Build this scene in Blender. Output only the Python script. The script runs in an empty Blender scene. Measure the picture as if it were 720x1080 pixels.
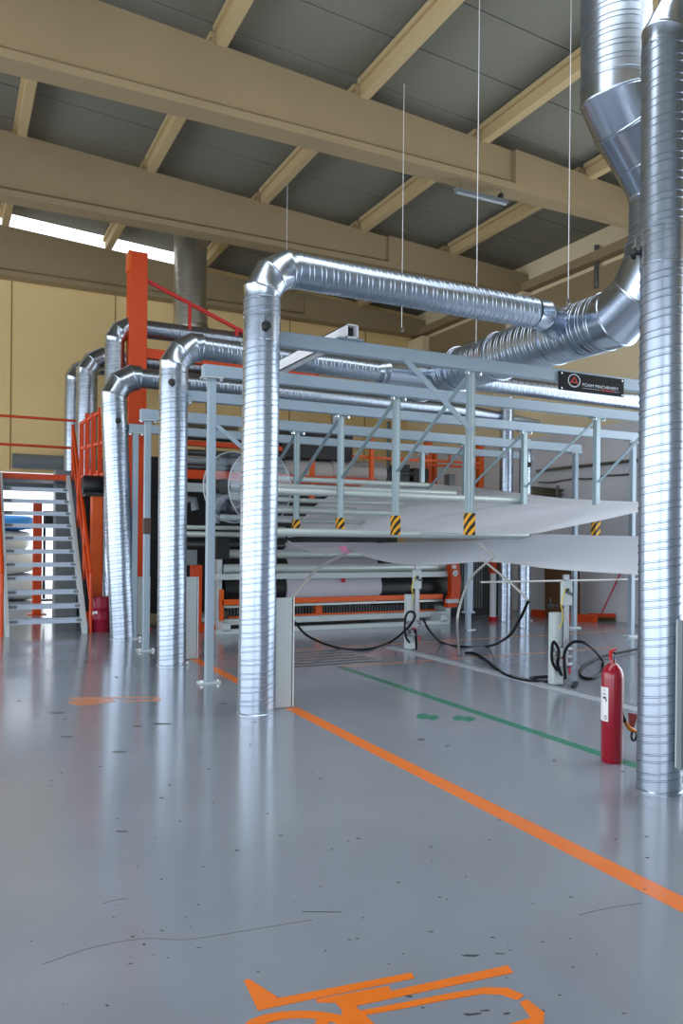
import bpy, math, random
from mathutils import Vector, Matrix
random.seed(7)
C = bpy.context.scene
COL = C.collection
PI = math.pi
V3 = Vector

# ------------------------------------------------------------------ camera geometry (building axes: X along roof beams, Y away, Z up)
F, YAW, ROLL, SH, H = 832.2, -.4618, .010, 29.2, 1.5
cy_, sy_ = math.cos(YAW), math.sin(YAW)
cr_, sr_ = math.cos(ROLL), math.sin(ROLL)
RY = Matrix(((cy_, 0, sy_), (0, 1, 0), (-sy_, 0, cy_)))
RZ = Matrix(((cr_, -sr_, 0), (sr_, cr_, 0), (0, 0, 1)))
RC = RZ @ RY
RT = RC.transposed()
EYE = V3((0, 0, H))


def ray(x, y):
    d = RT @ V3(((x - 360) / F, (y - 540 - SH) / F, 1.0))
    return V3((d.x, d.z, -d.y))


def gnd(x, y, z=0.0):
    d = ray(x, y)
    return EYE + d * ((z - H) / d.z)


def atb(x, y, b):
    d = ray(x, y)
    return EYE + d * (b / d.y)


def ata(x, y, a):
    d = ray(x, y)
    return EYE + d * (a / d.x)


# ------------------------------------------------------------------ mesh builder
class MB:
    def __init__(s):
        s.v, s.f = [], []
        s.mi = {}

    def add(s, vs, fs):
        o = len(s.v)
        s.v += [tuple(p) for p in vs]
        s.f += [tuple(i + o for i in f) for f in fs]
        return s

    def box(s, lo, hi, bev=0.0):
        x0, y0, z0 = lo
        x1, y1, z1 = hi
        b = min(bev, (x1 - x0) / 2.2, (y1 - y0) / 2.2, (z1 - z0) / 2.2)
        if b <= 0:
            vs = [(x, y, z) for z in (z0, z1) for y in (y0, y1) for x in (x0, x1)]
            return s.add(vs, [(0, 2, 3, 1), (4, 5, 7, 6), (0, 1, 5, 4), (2, 6, 7, 3), (0, 4, 6, 2), (1, 3, 7, 5)])
        # chamfered box
        vs = []
        for k in range(8):
            sx, sy, sz = k & 1, k >> 1 & 1, k >> 2 & 1
            X, Y, Z = (x0, x1)[sx], (y0, y1)[sy], (z0, z1)[sz]
            dx, dy, dz = (b, -b)[sx], (b, -b)[sy], (b, -b)[sz]
            vs += [(X, Y + dy, Z + dz), (X + dx, Y, Z + dz), (X + dx, Y + dy, Z)]
        i = lambda k, a: k * 3 + a
        fs = [(i(0, 0), i(4, 0), i(6, 0), i(2, 0)), (i(1, 0), i(3, 0), i(7, 0), i(5, 0)),
              (i(0, 1), i(1, 1), i(5, 1), i(4, 1)), (i(2, 1), i(6, 1), i(7, 1), i(3, 1)),
              (i(0, 2), i(2, 2), i(3, 2), i(1, 2)), (i(4, 2), i(5, 2), i(7, 2), i(6, 2))]
        for (p, q, a1, a2) in ((0, 1, 1, 2), (2, 3, 2, 1), (4, 5, 2, 1), (6, 7, 1, 2), (0, 2, 2, 0), (1, 3, 0, 2),
                               (4, 6, 0, 2), (5, 7, 2, 0), (0, 4, 0, 1), (1, 5, 1, 0), (2, 6, 1, 0), (3, 7, 0, 1)):
            fs.append((i(p, a1), i(q, a1), i(q, a2), i(p, a2)))
        for k in range(8):
            t = (i(k, 0), i(k, 1), i(k, 2))
            fs.append(t if bin(k).count('1') % 2 == 1 else t[::-1])
        return s.add(vs, fs)

    def prism(s, poly, ext):
        """poly: list of 3-D points (planar), ext: extrusion vector"""
        n = len(poly)
        e = V3(ext)
        vs = [V3(p) for p in poly] + [V3(p) + e for p in poly]
        fs = [tuple(range(n))[::-1], tuple(range(n, 2 * n))]
        for k in range(n):
            fs.append((k, (k + 1) % n, n + (k + 1) % n, n + k))
        return s.add(vs, fs)

    def bar(s, p0, p1, w, h, up=(0, 0, 1)):
        """rectangular bar between two points, w sideways and h along up"""
        p0, p1 = V3(p0), V3(p1)
        d = (p1 - p0).normalized()
        u = V3(up)
        side = d.cross(u)
        if side.length < 1e-4:
            side = d.cross(V3((0, 1, 0)))
        side.normalize()
        u = side.cross(d).normalized()
        q = [side * (w / 2) * a + u * (h / 2) * b for a, b in ((-1, -1), (1, -1), (1, 1), (-1, 1))]
        return s.prism([p0 + k for k in q], p1 - p0)

    def rings(s, rr, cap=True, close=False):
        n = len(rr[0])
        vs = [p for r in rr for p in r]
        fs = []
        for k in range(len(rr) - 1):
            for j in range(n):
                a, b = k * n + j, k * n + (j + 1) % n
                fs.append((a, b, b + n, a + n))
        if cap:
            fs.append(tuple(range(n))[::-1])
            fs.append(tuple(range((len(rr) - 1) * n, len(rr) * n)))
        return s.add(vs, fs)

    def tube(s, pts, r, n=12, cap=True):
        pts = [V3(p) for p in pts]
        rs = r if isinstance(r, (list, tuple)) else [r] * len(pts)
        d0 = (pts[1] - pts[0]).normalized()
        u = d0.orthogonal().normalized()
        rr = []
        for k, p in enumerate(pts):
            a = pts[max(k - 1, 0)]
            b = pts[min(k + 1, len(pts) - 1)]
            d = (b - a).normalized()
            u = (u - d * u.dot(d)).normalized()
            w = d.cross(u)
            rr.append([p + (u * math.cos(2 * PI * j / n) + w * math.sin(2 * PI * j / n)) * rs[k] for j in range(n)])
        return s.rings(rr, cap)

    def lathe(s, prof, origin, axis=(0, 0, 1), n=28, cap=True):
        """prof: list of (r, h) along axis"""
        o, ax = V3(origin), V3(axis).normalized()
        u = ax.orthogonal().normalized()
        w = ax.cross(u)
        rr = [[o + ax * h + (u * math.cos(2 * PI * j / n) + w * math.sin(2 * PI * j / n)) * max(r, 1e-4) for j in range(n)] for r, h in prof]
        return s.rings(rr, cap)

    def spiral(s, p0, p1, r, pitch=.115, n=36, ridge=.0035, wob=0.0, r1=None):
        """spiral-seam pipe: true helical seam ridge, square cut ends"""
        p0, p1 = V3(p0), V3(p1)
        L = (p1 - p0).length
        d = (p1 - p0).normalized()
        u = d.orthogonal().normalized()
        w = d.cross(u)
        prof = [(0, 0), (.16, 0), (.195, ridge), (.25, ridge), (.275, 0), (.53, 0), (.565, ridge), (.62, ridge), (.645, 0)]
        st = []
        K = int(L / pitch) + 2
        ph = random.random() * 6
        rr = []
        for k in range(-2, K):
            for t, e in prof:
                ring = []
                for j in range(n):
                    ang = 2 * PI * j / n
                    h = (k + t + j / n) * pitch
                    hc = min(max(h, 0), L)
                    rad = r if r1 is None else r + (r1 - r) * hc / L
                    rad = rad + (e if 0 < h < L else 0) + wob * math.sin(hc * 3.1 + 2 * ang + ph) + wob * .6 * math.sin(hc * 7.3 - 3 * ang + ph)
                    ring.append(p0 + d * hc + (u * math.cos(ang) + w * math.sin(ang)) * rad)
                rr.append(ring)
        # the helix shifts one pitch per turn: join strip j=n-1 to j=0 one pitch later
        m = len(prof)
        N = len(rr)
        vs = [p for q in rr for p in q]
        fs = []
        for k in range(N - 1):
            for j in range(n):
                a0 = k * n + j
                a1 = (k + 1) * n + j
                if j < n - 1:
                    b0, b1 = a0 + 1, a1 + 1
                else:
                    if k + 1 + m >= N:
                        continue
                    b0, b1 = (k + m) * n, (k + 1 + m) * n
                va = vs[a0]
                vb = vs[a1]
                if (va - vb).length < 1e-7 and (vs[b0] - vs[b1]).length < 1e-7:
                    continue
                if (k % m) in (3, 7):
                    s.mi[len(s.f) + len(fs)] = 1  # down-slope faces take the shadow-dark seam material
                fs.append((a0, b0, b1, a1))
        return s.add(vs, fs)

    def gores(s, pts, r, n=32, band=.010, lift=1.02):
        """mitred sheet-metal pipe through a polyline, raised bead on each mitre"""
        pts = [V3(p) for p in pts]
        rs = r if isinstance(r, (list, tuple)) else [r] * len(pts)
        d = (pts[1] - pts[0]).normalized()
        u = d.orthogonal().normalized()
        rr = []
        for k, p in enumerate(pts):
            d1 = (pts[k] - pts[k - 1]).normalized() if k > 0 else (pts[1] - pts[0]).normalized()
            d2 = (pts[k + 1] - pts[k]).normalized() if k < len(pts) - 1 else d1
            u = (u - d1 * u.dot(d1)).normalized()
            w = d1.cross(u)
            nb = (d1 + d2).normalized()
            base = []
            for j in range(n):
                q = u * math.cos(2 * PI * j / n) + w * math.sin(2 * PI * j / n)
                t = -(q.dot(nb)) / d1.dot(nb)
                base.append(q + d1 * t)
            last = k == len(pts) - 1
            seq = [(-band, 1, d1), (-band * .5, lift, d1), (band * .5, lift, d2), (band, 1, d2)]
            if k == 0:
                seq = [(0, lift, d2), (band, lift, d2), (band * 1.3, 1, d2)]
            if last:
                seq = [(-band * 1.3, 1, d1), (-band, lift, d1), (0, lift, d1)]
            for off, sc, dd in seq:
                rr.append([p + dd * off + b * rs[k] * sc for b in base])
            # transport u into d2
            if d1.dot(d2) < .99999:
                rot = d1.rotation_difference(d2)
                u = rot @ u
        return s.rings(rr, True)


def make(name, mb, mat, parent=None, smooth=None, bevel=None):
    me = bpy.data.meshes.new(name)
    me.from_pydata(mb.v, [], mb.f)
    if mb.mi:
        for i, k in mb.mi.items():
            me.polygons[i].material_index = k
    me.validate()
    me.update()
    if smooth is not None:
        for p in me.polygons:
            p.use_smooth = True
        me.set_sharp_from_angle(angle=math.radians(smooth))
    o = bpy.data.objects.new(name, me)
    COL.objects.link(o)
    if isinstance(mat, (list, tuple)):
        for m in mat:
            me.materials.append(m)
    else:
        me.materials.append(mat)
    if mb.mi:
        me.materials.append(M['seam'])
    if parent is not None:
        o.parent = parent
        # everything is modelled in world coordinates; only the thing itself carries a location
        if parent.parent is None:
            o.matrix_parent_inverse = Matrix.Translation(-parent.location)
    if bevel:
        b = o.modifiers.new('edge', 'BEVEL')
        b.width = bevel
        b.segments = 2
        b.limit_method = 'ANGLE'
    return o


def tag(o, label, cat, group=None, kind=None):
    o['label'] = label
    o['category'] = cat
    if group:
        o['group'] = group
    if kind:
        o['kind'] = kind
    return o


def thing(name, label, cat, loc=(0, 0, 0), group=None):
    o = bpy.data.objects.new(name, None)
    o.empty_display_size = .1
    COL.objects.link(o)
    o.location = loc
    return tag(o, label, cat, group)


def struct(name, mb, mat, smooth=None):
    o = make(name, mb, mat, None, smooth)
    o['kind'] = 'structure'
    return o


def curve(pts, k=6):
    """Catmull-Rom through points"""
    pts = [V3(p) for p in pts]
    P = [pts[0] * 2 - pts[1]] + pts + [pts[-1] * 2 - pts[-2]]
    out = []
    for i in range(1, len(P) - 2):
        a, b, c, d = P[i - 1:i + 3]
        for j in range(k):
            t = j / k
            out.append(.5 * (2 * b + (c - a) * t + (2 * a - 5 * b + 4 * c - d) * t * t + (3 * b - a - 3 * c + d) * t ** 3))
    out.append(pts[-1])
    return out


# ------------------------------------------------------------------ materials
def lin(c):
    return tuple((v / 12.92 if v <= .04045 else ((v + .055) / 1.055) ** 2.4) for v in c)


def srgb(r, g, b):
    return lin((r / 255, g / 255, b / 255)) + (1,)


def mat(name, col, rough=.5, metal=0, bump=0, bscale=20, var=0, vscale=3, coat=0, trans=None, spec=None):
    m = bpy.data.materials.new(name)
    m.use_nodes = True
    nt = m.node_tree
    b = nt.nodes['Principled BSDF']
    b.inputs['Base Color'].default_value = col
    b.inputs['Roughness'].default_value = rough
    b.inputs['Metallic'].default_value = metal
    b.inputs['Coat Weight'].default_value = coat
    if spec is not None:
        b.inputs['Specular IOR Level'].default_value = spec
    tc = nt.nodes.new('ShaderNodeTexCoord')
    if var:
        n = nt.nodes.new('ShaderNodeTexNoise')
        n.inputs['Scale'].default_value = vscale
        n.inputs['Detail'].default_value = 5
        nt.links.new(tc.outputs['Object'], n.inputs['Vector'])
        mx = nt.nodes.new('ShaderNodeMix')
        mx.data_type = 'RGBA'
        mx.inputs[6].default_value = tuple(c * (1 - var) for c in col[:3]) + (1,)
        mx.inputs[7].default_value = tuple(min(1, c * (1 + var)) for c in col[:3]) + (1,)
        nt.links.new(n.outputs['Fac'], mx.inputs[0])
        nt.links.new(mx.outputs[2], b.inputs['Base Color'])
    if bump:
        n2 = nt.nodes.new('ShaderNodeTexNoise')
        n2.inputs['Scale'].default_value = bscale
        n2.inputs['Detail'].default_value = 3
        nt.links.new(tc.outputs['Object'], n2.inputs['Vector'])
        bp = nt.nodes.new('ShaderNodeBump')
        bp.inputs['Strength'].default_value = bump
        bp.inputs['Distance'].default_value = .02
        nt.links.new(n2.outputs['Fac'], bp.inputs['Height'])
        nt.links.new(bp.outputs['Normal'], b.inputs['Normal'])
    return m


def galvanised(name, col, rough):
    m = mat(name, col, rough, 1.0, bump=.025, bscale=5, var=.0)
    nt = m.node_tree
    b = nt.nodes['Principled BSDF']
    tc = nt.nodes.new('ShaderNodeTexCoord')
    vo = nt.nodes.new('ShaderNodeTexVoronoi')
    vo.inputs['Scale'].default_value = 38
    nt.links.new(tc.outputs['Object'], vo.inputs['Vector'])
    mr = nt.nodes.new('ShaderNodeMapRange')
    mr.inputs['To Min'].default_value = rough - .015
    mr.inputs['To Max'].default_value = rough + .02
    sp = nt.nodes.new('ShaderNodeSeparateColor')
    nt.links.new(vo.outputs['Color'], sp.inputs[0])
    nt.links.new(sp.outputs[0], mr.inputs['Value'])
    nt.links.new(mr.outputs[0], b.inputs['Roughness'])
    return m


M = {}
M['zinc'] = galvanised('galvanised_steel', (.44, .51, .61, 1), .29)
M['zinc_smooth'] = galvanised('galvanised_sheet', (.48, .55, .65, 1), .24)
M['seam'] = galvanised('shadowed_seam_zinc', (.20, .24, .30, 1), .36)  # dark flank of the fold, its shadow put into the colour
M['zinc_dull'] = galvanised('galvanised_dull', (.60, .60, .54, 1), .34)
M['concrete'] = mat('precast_concrete', srgb(158, 139, 106), .9, bump=.15, bscale=9, var=.10, vscale=1.2)
M['purlin'] = mat('purlin_concrete', srgb(196, 172, 128), .9, var=.05, vscale=2)
M['roof'] = mat('roof_panel', srgb(128, 126, 114), .85, var=.05, vscale=.8)
M['cream'] = mat('cream_wall_paint', srgb(240, 210, 150), .85, var=.04, vscale=.7)
M['white_wall'] = mat('white_wall_paint', srgb(214, 214, 216), .8, var=.03, vscale=.8)
M['frame'] = mat('pale_blue_grey_paint', srgb(152, 170, 184), .38, var=.03, vscale=4)
M['post'] = mat('zinc_plated_profile', srgb(154, 176, 184), .30, .35)
M['lightgrey'] = mat('light_grey_paint', srgb(192, 202, 204), .4)
M['grey'] = mat('mid_grey_paint', srgb(120, 128, 132), .45)
M['roller'] = mat('brushed_roller', srgb(196, 206, 204), .32, .25)
M['darkroller'] = mat('dark_roller', srgb(70, 72, 74), .35, .5)
M['orange'] = mat('orange_paint', srgb(222, 88, 4), .4, var=.04)
M['redorange'] = mat('red_orange_paint', srgb(208, 66, 0), .42, var=.04)
M['red'] = mat('red_paint', srgb(196, 28, 30), .4)
M['crimson'] = mat('extinguisher_red', srgb(152, 4, 34), .22, coat=.5)
M['barrel'] = mat('barrel_crimson', srgb(150, 20, 50), .4)
M['black'] = mat('black_plastic', srgb(22, 23, 25), .45)
M['rubber'] = mat('black_rubber', srgb(14, 14, 16), .6, spec=.25)
M['darkpanel'] = mat('dark_panel', srgb(36, 37, 40), .5)
M['white'] = mat('white_plastic', srgb(235, 236, 240), .5)
M['label'] = mat('white_label', srgb(236, 236, 240), .5)
M['steel'] = mat('bare_steel', srgb(150, 154, 158), .3, .9)
M['chrome'] = mat('bright_bolt', srgb(225, 230, 235), .12, 1)
M['brass'] = mat('orange_brass', srgb(206, 132, 52), .35, .3)
M['yellow'] = mat('hazard_yellow', srgb(246, 178, 20), .5)
M['yellowcable'] = mat('yellow_cable', srgb(225, 200, 60), .5)
M['brown'] = mat('brown_board', srgb(92, 60, 32), .7, var=.08)
M['blue'] = mat('blue_tarp', srgb(30, 120, 205), .45, bump=.3, bscale=8)
M['pink'] = mat('pink_tape', srgb(240, 150, 190), .5)
M['magenta'] = mat('red_tape', srgb(200, 20, 60), .5)
M['fabric'] = mat('pale_fabric_roll', srgb(200, 198, 210), .7)
M['felt'] = mat('grey_wrapped_roll', srgb(172, 168, 166), .35, bump=.3, bscale=14, var=.1, vscale=6)
M['text'] = mat('pale_lettering', srgb(205, 212, 222), .4)
M['textred'] = mat('red_lettering', srgb(214, 48, 38), .4)
M['greenpaint'] = mat('green_floor_paint', srgb(20, 122, 92), .22, var=.06, vscale=8)
M['orangepaint'] = mat('orange_floor_paint', srgb(232, 118, 28), .22, var=.05, vscale=8)
M['thinorange'] = mat('faded_orange_paint', srgb(196, 136, 100), .25)
M['grate'] = mat('dark_green_grey_strip', srgb(62, 74, 70), .35)
M['railstrip'] = mat('rail_strip_paint', srgb(176, 182, 192), .3)
M['bale'] = mat('pale_wrap_film', srgb(176, 182, 192), .4, bump=.4, bscale=5)
M['tread'] = mat('galvanised_tread', srgb(190, 204, 222), .35, .2)
M['conduit'] = mat('grey_conduit', srgb(186, 186, 182), .35, .2)


def sheet_mat():
    m = mat('white_foam_sheet', srgb(246, 247, 250), .5)
    nt = m.node_tree
    b = nt.nodes['Principled BSDF']
    out = [n for n in nt.nodes if n.type == 'OUTPUT_MATERIAL'][0]
    tr = nt.nodes.new('ShaderNodeBsdfTranslucent')
    tr.inputs['Color'].default_value = srgb(246, 248, 252)
    mx = nt.nodes.new('ShaderNodeMixShader')
    mx.inputs[0].default_value = .55
    nt.links.new(b.outputs[0], mx.inputs[1])
    nt.links.new(tr.outputs[0], mx.inputs[2])
    nt.links.new(mx.outputs[0], out.inputs[0])
    return m


def clear_mat():
    m = bpy.data.materials.new('clear_plastic_film')
    m.use_nodes = True
    nt = m.node_tree
    nt.nodes.clear()
    out = nt.nodes.new('ShaderNodeOutputMaterial')
    t = nt.nodes.new('ShaderNodeBsdfTransparent')
    t.inputs[0].default_value = (.86, .88, .9, 1)
    g = nt.nodes.new('ShaderNodeBsdfGlossy')
    g.inputs['Roughness'].default_value = .12
    g.inputs['Color'].default_value = (.8, .85, .9, 1)
    mx = nt.nodes.new('ShaderNodeMixShader')
    mx.inputs[0].default_value = .05
    nt.links.new(t.outputs[0], mx.inputs[1])
    nt.links.new(g.outputs[0], mx.inputs[2])
    nt.links.new(mx.outputs[0], out.inputs[0])
    return m


def floor_mat():
    m = mat('grey_epoxy_floor', (.3, .33, .37, 1), .16, spec=.75)
    nt = m.node_tree
    b = nt.nodes['Principled BSDF']
    tc = nt.nodes.new('ShaderNodeTexCoord')
    n1 = nt.nodes.new('ShaderNodeTexNoise')
    n1.inputs['Scale'].default_value = .8
    n1.inputs['Detail'].default_value = 6
    nt.links.new(tc.outputs['Object'], n1.inputs['Vector'])
    cr = nt.nodes.new('ShaderNodeValToRGB')
    cr.color_ramp.elements[0].position = .3
    cr.color_ramp.elements[0].color = srgb(128, 135, 145)
    cr.color_ramp.elements[1].position = .7
    cr.color_ramp.elements[1].color = srgb(139, 145, 155)
    nt.links.new(n1.outputs['Fac'], cr.inputs[0])
    # worn specks and scuffs
    n2 = nt.nodes.new('ShaderNodeTexNoise')
    n2.inputs['Scale'].default_value = 9
    n2.inputs['Detail'].default_value = 8
    n2.inputs['Roughness'].default_value = .62
    mp = nt.nodes.new('ShaderNodeMapping')
    mp.inputs['Scale'].default_value = (1, .35, 1)
    mp.inputs['Rotation'].default_value = (0, 0, .5)
    nt.links.new(tc.outputs['Object'], mp.inputs['Vector'])
    nt.links.new(mp.outputs[0], n2.inputs['Vector'])
    th = nt.nodes.new('ShaderNodeMapRange')
    th.inputs['From Min'].default_value = .705
    th.inputs['From Max'].default_value = .735
    nt.links.new(n2.outputs['Fac'], th.inputs['Value'])
    mx = nt.nodes.new('ShaderNodeMix')
    mx.data_type = 'RGBA'
    mx.inputs[7].default_value = srgb(92, 92, 92)
    nt.links.new(th.outputs[0], mx.inputs[0])
    nt.links.new(cr.outputs[0], mx.inputs[6])
    nt.links.new(mx.outputs[2], b.inputs['Base Color'])
    n3 = nt.nodes.new('ShaderNodeTexNoise')
    n3.inputs['Scale'].default_value = 2.2
    n3.inputs['Detail'].default_value = 4
    nt.links.new(tc.outputs['Object'], n3.inputs['Vector'])
    mr = nt.nodes.new('ShaderNodeMapRange')
    mr.inputs['To Min'].default_value = .10
    mr.inputs['To Max'].default_value = .19
    nt.links.new(n3.outputs['Fac'], mr.inputs['Value'])
    nt.links.new(mr.outputs[0], b.inputs['Roughness'])
    n4 = nt.nodes.new('ShaderNodeTexNoise')
    n4.inputs['Scale'].default_value = 30
    n4.inputs['Detail'].default_value = 2
    nt.links.new(tc.outputs['Object'], n4.inputs['Vector'])
    bp = nt.nodes.new('ShaderNodeBump')
    bp.inputs['Strength'].default_value = .03
    bp.inputs['Distance'].default_value = .01
    nt.links.new(n4.outputs['Fac'], bp.inputs['Height'])
    nt.links.new(bp.outputs['Normal'], b.inputs['Normal'])
    return m


def hazard_mat():
    m = mat('hazard_stripes', srgb(246, 178, 20), .5)
    nt = m.node_tree
    b = nt.nodes['Principled BSDF']
    tc = nt.nodes.new('ShaderNodeTexCoord')
    sx = nt.nodes.new('ShaderNodeSeparateXYZ')
    nt.links.new(tc.outputs['Object'], sx.inputs[0])
    a = nt.nodes.new('ShaderNodeMath')
    a.operation = 'SUBTRACT'
    nt.links.new(sx.outputs['Z'], a.inputs[0])
    nt.links.new(sx.outputs['X'], a.inputs[1])
    a2 = nt.nodes.new('ShaderNodeMath')
    a2.operation = 'ADD'
    nt.links.new(a.outputs[0], a2.inputs[0])
    nt.links.new(sx.outputs['Y'], a2.inputs[1])
    f = nt.nodes.new('ShaderNodeMath')
    f.operation = 'PINGPONG'
    f.inputs[1].default_value = .052
    nt.links.new(a2.outputs[0], f.inputs[0])
    g = nt.nodes.new('ShaderNodeMath')
    g.operation = 'GREATER_THAN'
    g.inputs[1].default_value = .026
    nt.links.new(f.outputs[0], g.inputs[0])
    mx = nt.nodes.new('ShaderNodeMix')
    mx.data_type = 'RGBA'
    mx.inputs[6].default_value = srgb(248, 178, 16)
    mx.inputs[7].default_value = srgb(20, 20, 20)
    nt.links.new(g.outputs[0], mx.inputs[0])
    nt.links.new(mx.outputs[2], b.inputs['Base Color'])
    return m


def wall_light_tint():  # warm upper and cool lower light put into the wall colour
    m = mat('light_tinted_wall_paint', srgb(214, 214, 216), .8)
    nt = m.node_tree
    b = nt.nodes['Principled BSDF']
    tc = nt.nodes.new('ShaderNodeTexCoord')
    sx = nt.nodes.new('ShaderNodeSeparateXYZ')
    nt.links.new(tc.outputs['Object'], sx.inputs[0])
    mr = nt.nodes.new('ShaderNodeMapRange')
    mr.inputs['From Min'].default_value = 3.75
    mr.inputs['From Max'].default_value = 3.8
    nt.links.new(sx.outputs['Z'], mr.inputs['Value'])
    mx = nt.nodes.new('ShaderNodeMix')
    mx.data_type = 'RGBA'
    mx.inputs[6].default_value = srgb(226, 226, 232)
    mx.inputs[7].default_value = srgb(242, 224, 186)
    nt.links.new(mr.outputs[0], mx.inputs[0])
    nt.links.new(mx.outputs[2], b.inputs['Base Color'])
    return m


M['sheet'] = sheet_mat()
M['clear'] = clear_mat()
M['floor'] = floor_mat()
M['hazard'] = hazard_mat()
M['lighttint'] = wall_light_tint()

# ------------------------------------------------------------------ the setting
AW, BW = 11.4, 18.4          # right wall plane, back wall plane
AL, BF = -8.0, -7.0          # left wall and wall behind


def zbeam(a):                 # upper edge of the tapered roof beams
    return 8.09 - .062 * a


struct('floor', MB().box((AL - .3, BF - .3, -.2), (AW + .3, BW + 8, 0)), M['floor'])

# right wall with pilasters, lintel and an added unseen opening
w = MB()
RD0, RD1 = .5, 9.4  # unseen opening added to light the right and back of the hall
w.box((AW, BF, 0), (AW + .25, RD0, 7.9))
w.box((AW, RD0, 5.6), (AW + .25, RD1, 7.9))
w.box((AW, RD1, 0), (AW + .25, BW + .25, 7.9))
struct('wall_right', w, M['lighttint'])
lt = MB()
lt.box((AW - .09, BF, 6.35), (AW, BW, 6.86))
struct('trim_8', lt, M['concrete'])
pl = MB()
for b in (9.97, 13.92):
    pl.box((AW - .28, b - .28, 0), (AW, b + .28, 6.95))
pl.box((AW - .30, BW - .75, 0), (AW, BW, 6.9), .02)
struct('trim_1', pl, M['lighttint'])
# eaves channel over the right wall
ev = MB()
ev.box((AW - .22, BF, 6.98), (AW, BW, 7.16))
struct('trim_2', ev, M['concrete'])

# back wall with the roller-door opening on its left
bw = MB()
bw.box((2.25, BW, 0), (AW + .25, BW + .25, 7.7))
bw.box((AL, BW, 2.9), (2.25, BW + .25, 8.0))
bw.box((AL, BW, 0), (-2.2, BW + .25, 2.9))
bw.box((5.0, BW, 7.7), (AW + .25, BW + .25, 8.05))
seam = []
struct('wall_back', bw, M['cream'])
sm = MB()
for a in (1.17, 3.35, 5.5, 7.65, 9.8):
    sm.box((a - .012, BW - .006, 2.95 if a < 2.25 else .1), (a + .012, BW, 7.6))
struct('trim_3', sm, mat('joint_filler', srgb(150, 122, 74), .9))

# left wall, wall behind: daylight openings
lw = MB()
DL = [(-6.0, 17.0)]
DB = [(-7.2, 1.5)]
DH = 5.2
for d0, d1 in DL:
    lw.box((AL - .25, BF, 0), (AL, d0, DH))
    lw.box((AL - .25, d1, 0), (AL, BW + .25, DH))
lw.box((AL - .25, BF, DH), (AL, BW + .25, 9.2))
struct('wall_left', lw, M['white_wall'])
fw = MB()
for d0, d1 in DB:
    fw.box((AL, BF - .25, 0), (d0, BF, DH))
    fw.box((d1, BF - .25, 0), (AW + .25, BF, DH))
fw.box((AL, BF - .25, DH), (AW + .25, BF, 9.2))
struct('wall_front', fw, M['white_wall'])

# roof panels with seams, following the taper of the beams
rf = MB()
nseg = 1
b = BF - .25
k = 0
RE = 17.97
SKY = [(2.9, 5.9)]  # roof gap out of view, added to let light in
SA0, SA1 = -6.0, 10.0


def roof_strip(m, a0, a1, b0, b1, lo, hi):
    z0, z1 = zbeam(a0), zbeam(a1)
    m.prism([(a0, b0, z0 + lo), (a1, b0, z1 + lo), (a1, b0, z1 + hi), (a0, b0, z0 + hi)], (0, b1 - b0, 0))


cuts = [BF - .25]
for q0, q1 in SKY:
    cuts += [q0, q1]
cuts.append(RE)
for i in range(len(cuts) - 1):
    spans = [(AL - .3, AW + .3)] if i % 2 == 0 else [(AL - .3, SA0), (SA1, AW + .3)]
    for a0, a1 in spans:
        b = cuts[i]
        while b < cuts[i + 1] - .01:
            b1 = min(b + 1.0, cuts[i + 1])
            roof_strip(rf, a0, a1, b + .012, b1 - .012, .25, .35)
            b = b1
        roof_strip(rf, a0, a1, cuts[i], cuts[i + 1], .27, .37)
z0, z1 = zbeam(5.1) + .25, zbeam(AW + .3) + .25
rf.prism([(5.1, RE, z0), (AW + .3, RE, z1), (AW + .3, RE, z1 + .1), (5.1, RE, z0 + .1)], (0, BW + .3 - RE, 0))
struct('ceiling', rf, M['roof'])


def roof_beam(idx, bc):
    m = MB()
    zb = 6.97
    # bottom flange, web, top flange as one I profile swept along the taper
    a0, a1 = AL, AW - .02
    for (p, q) in ((a0, 7.85),):
        prof0 = [(-.17, 0), (.17, 0), (.17, .10), (.09, .17), (.09, 9), (-.09, 9), (-.09, .17), (-.17, .10)]
        r0 = [V3((p, bc + y, zb + z if z < 9 else zbeam(p))) for y, z in prof0]
        r1 = [V3((q, bc + y, zb + z if z < 9 else zbeam(q))) for y, z in prof0]
        m.rings([r0, r1])
    q0, q1 = 7.85, a1
    m.prism([(q0, bc - .16, zb), (q1, bc - .16, zb), (q1, bc - .16, zbeam(q1)), (q0, bc - .16, zbeam(q0))], (0, .32, 0))
    o = struct('trim_%d' % idx, m, M['concrete'])
    # cast joints on the web face
    return o


for i, bc in enumerate((9.97, 13.92, 18.10)):
    roof_beam(4 + i, bc)
roof_beam(9, 2.0)

# purlins between the beams, resting on them
PUR = (-3.2, -1.1, 1.0, 3.1, 5.2, 7.3, 9.4)
SP = ((2.1, 9.97), (9.97, 13.92), (13.92, 18.10))
pu = 0
for a in PUR:
    for b0, b1 in SP:
        zt = zbeam(a) - .03
        m = MB()
        m.box((a - .06, b0 + .02, zt), (a + .075, b1 - .10, zt + .17))
        m.box((a - .11, b0 + .02, zt + .17), (a + .11, b1 - .10, zt + .245))
        struct('trim_%d' % (10 + pu), m, M['purlin'])
        pu += 1

# grey steel jamb and door track beside the roller door
jb = MB()
jb.box((1.78, 15.6, 0), (2.18, 15.95, 2.75), .01)
struct('trim_7', jb, M['grey'])
ld = MB()
ld.tube([(1.2, BW - .16, 3.12), (3.6, BW - .16, 3.12)], .16, 20)
rs = make('roller_shutter', ld, M['grey'], None, 40)
tag(rs, 'grey rolled-up door shutter above the bright doorway on the back wall', 'shutter')

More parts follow.
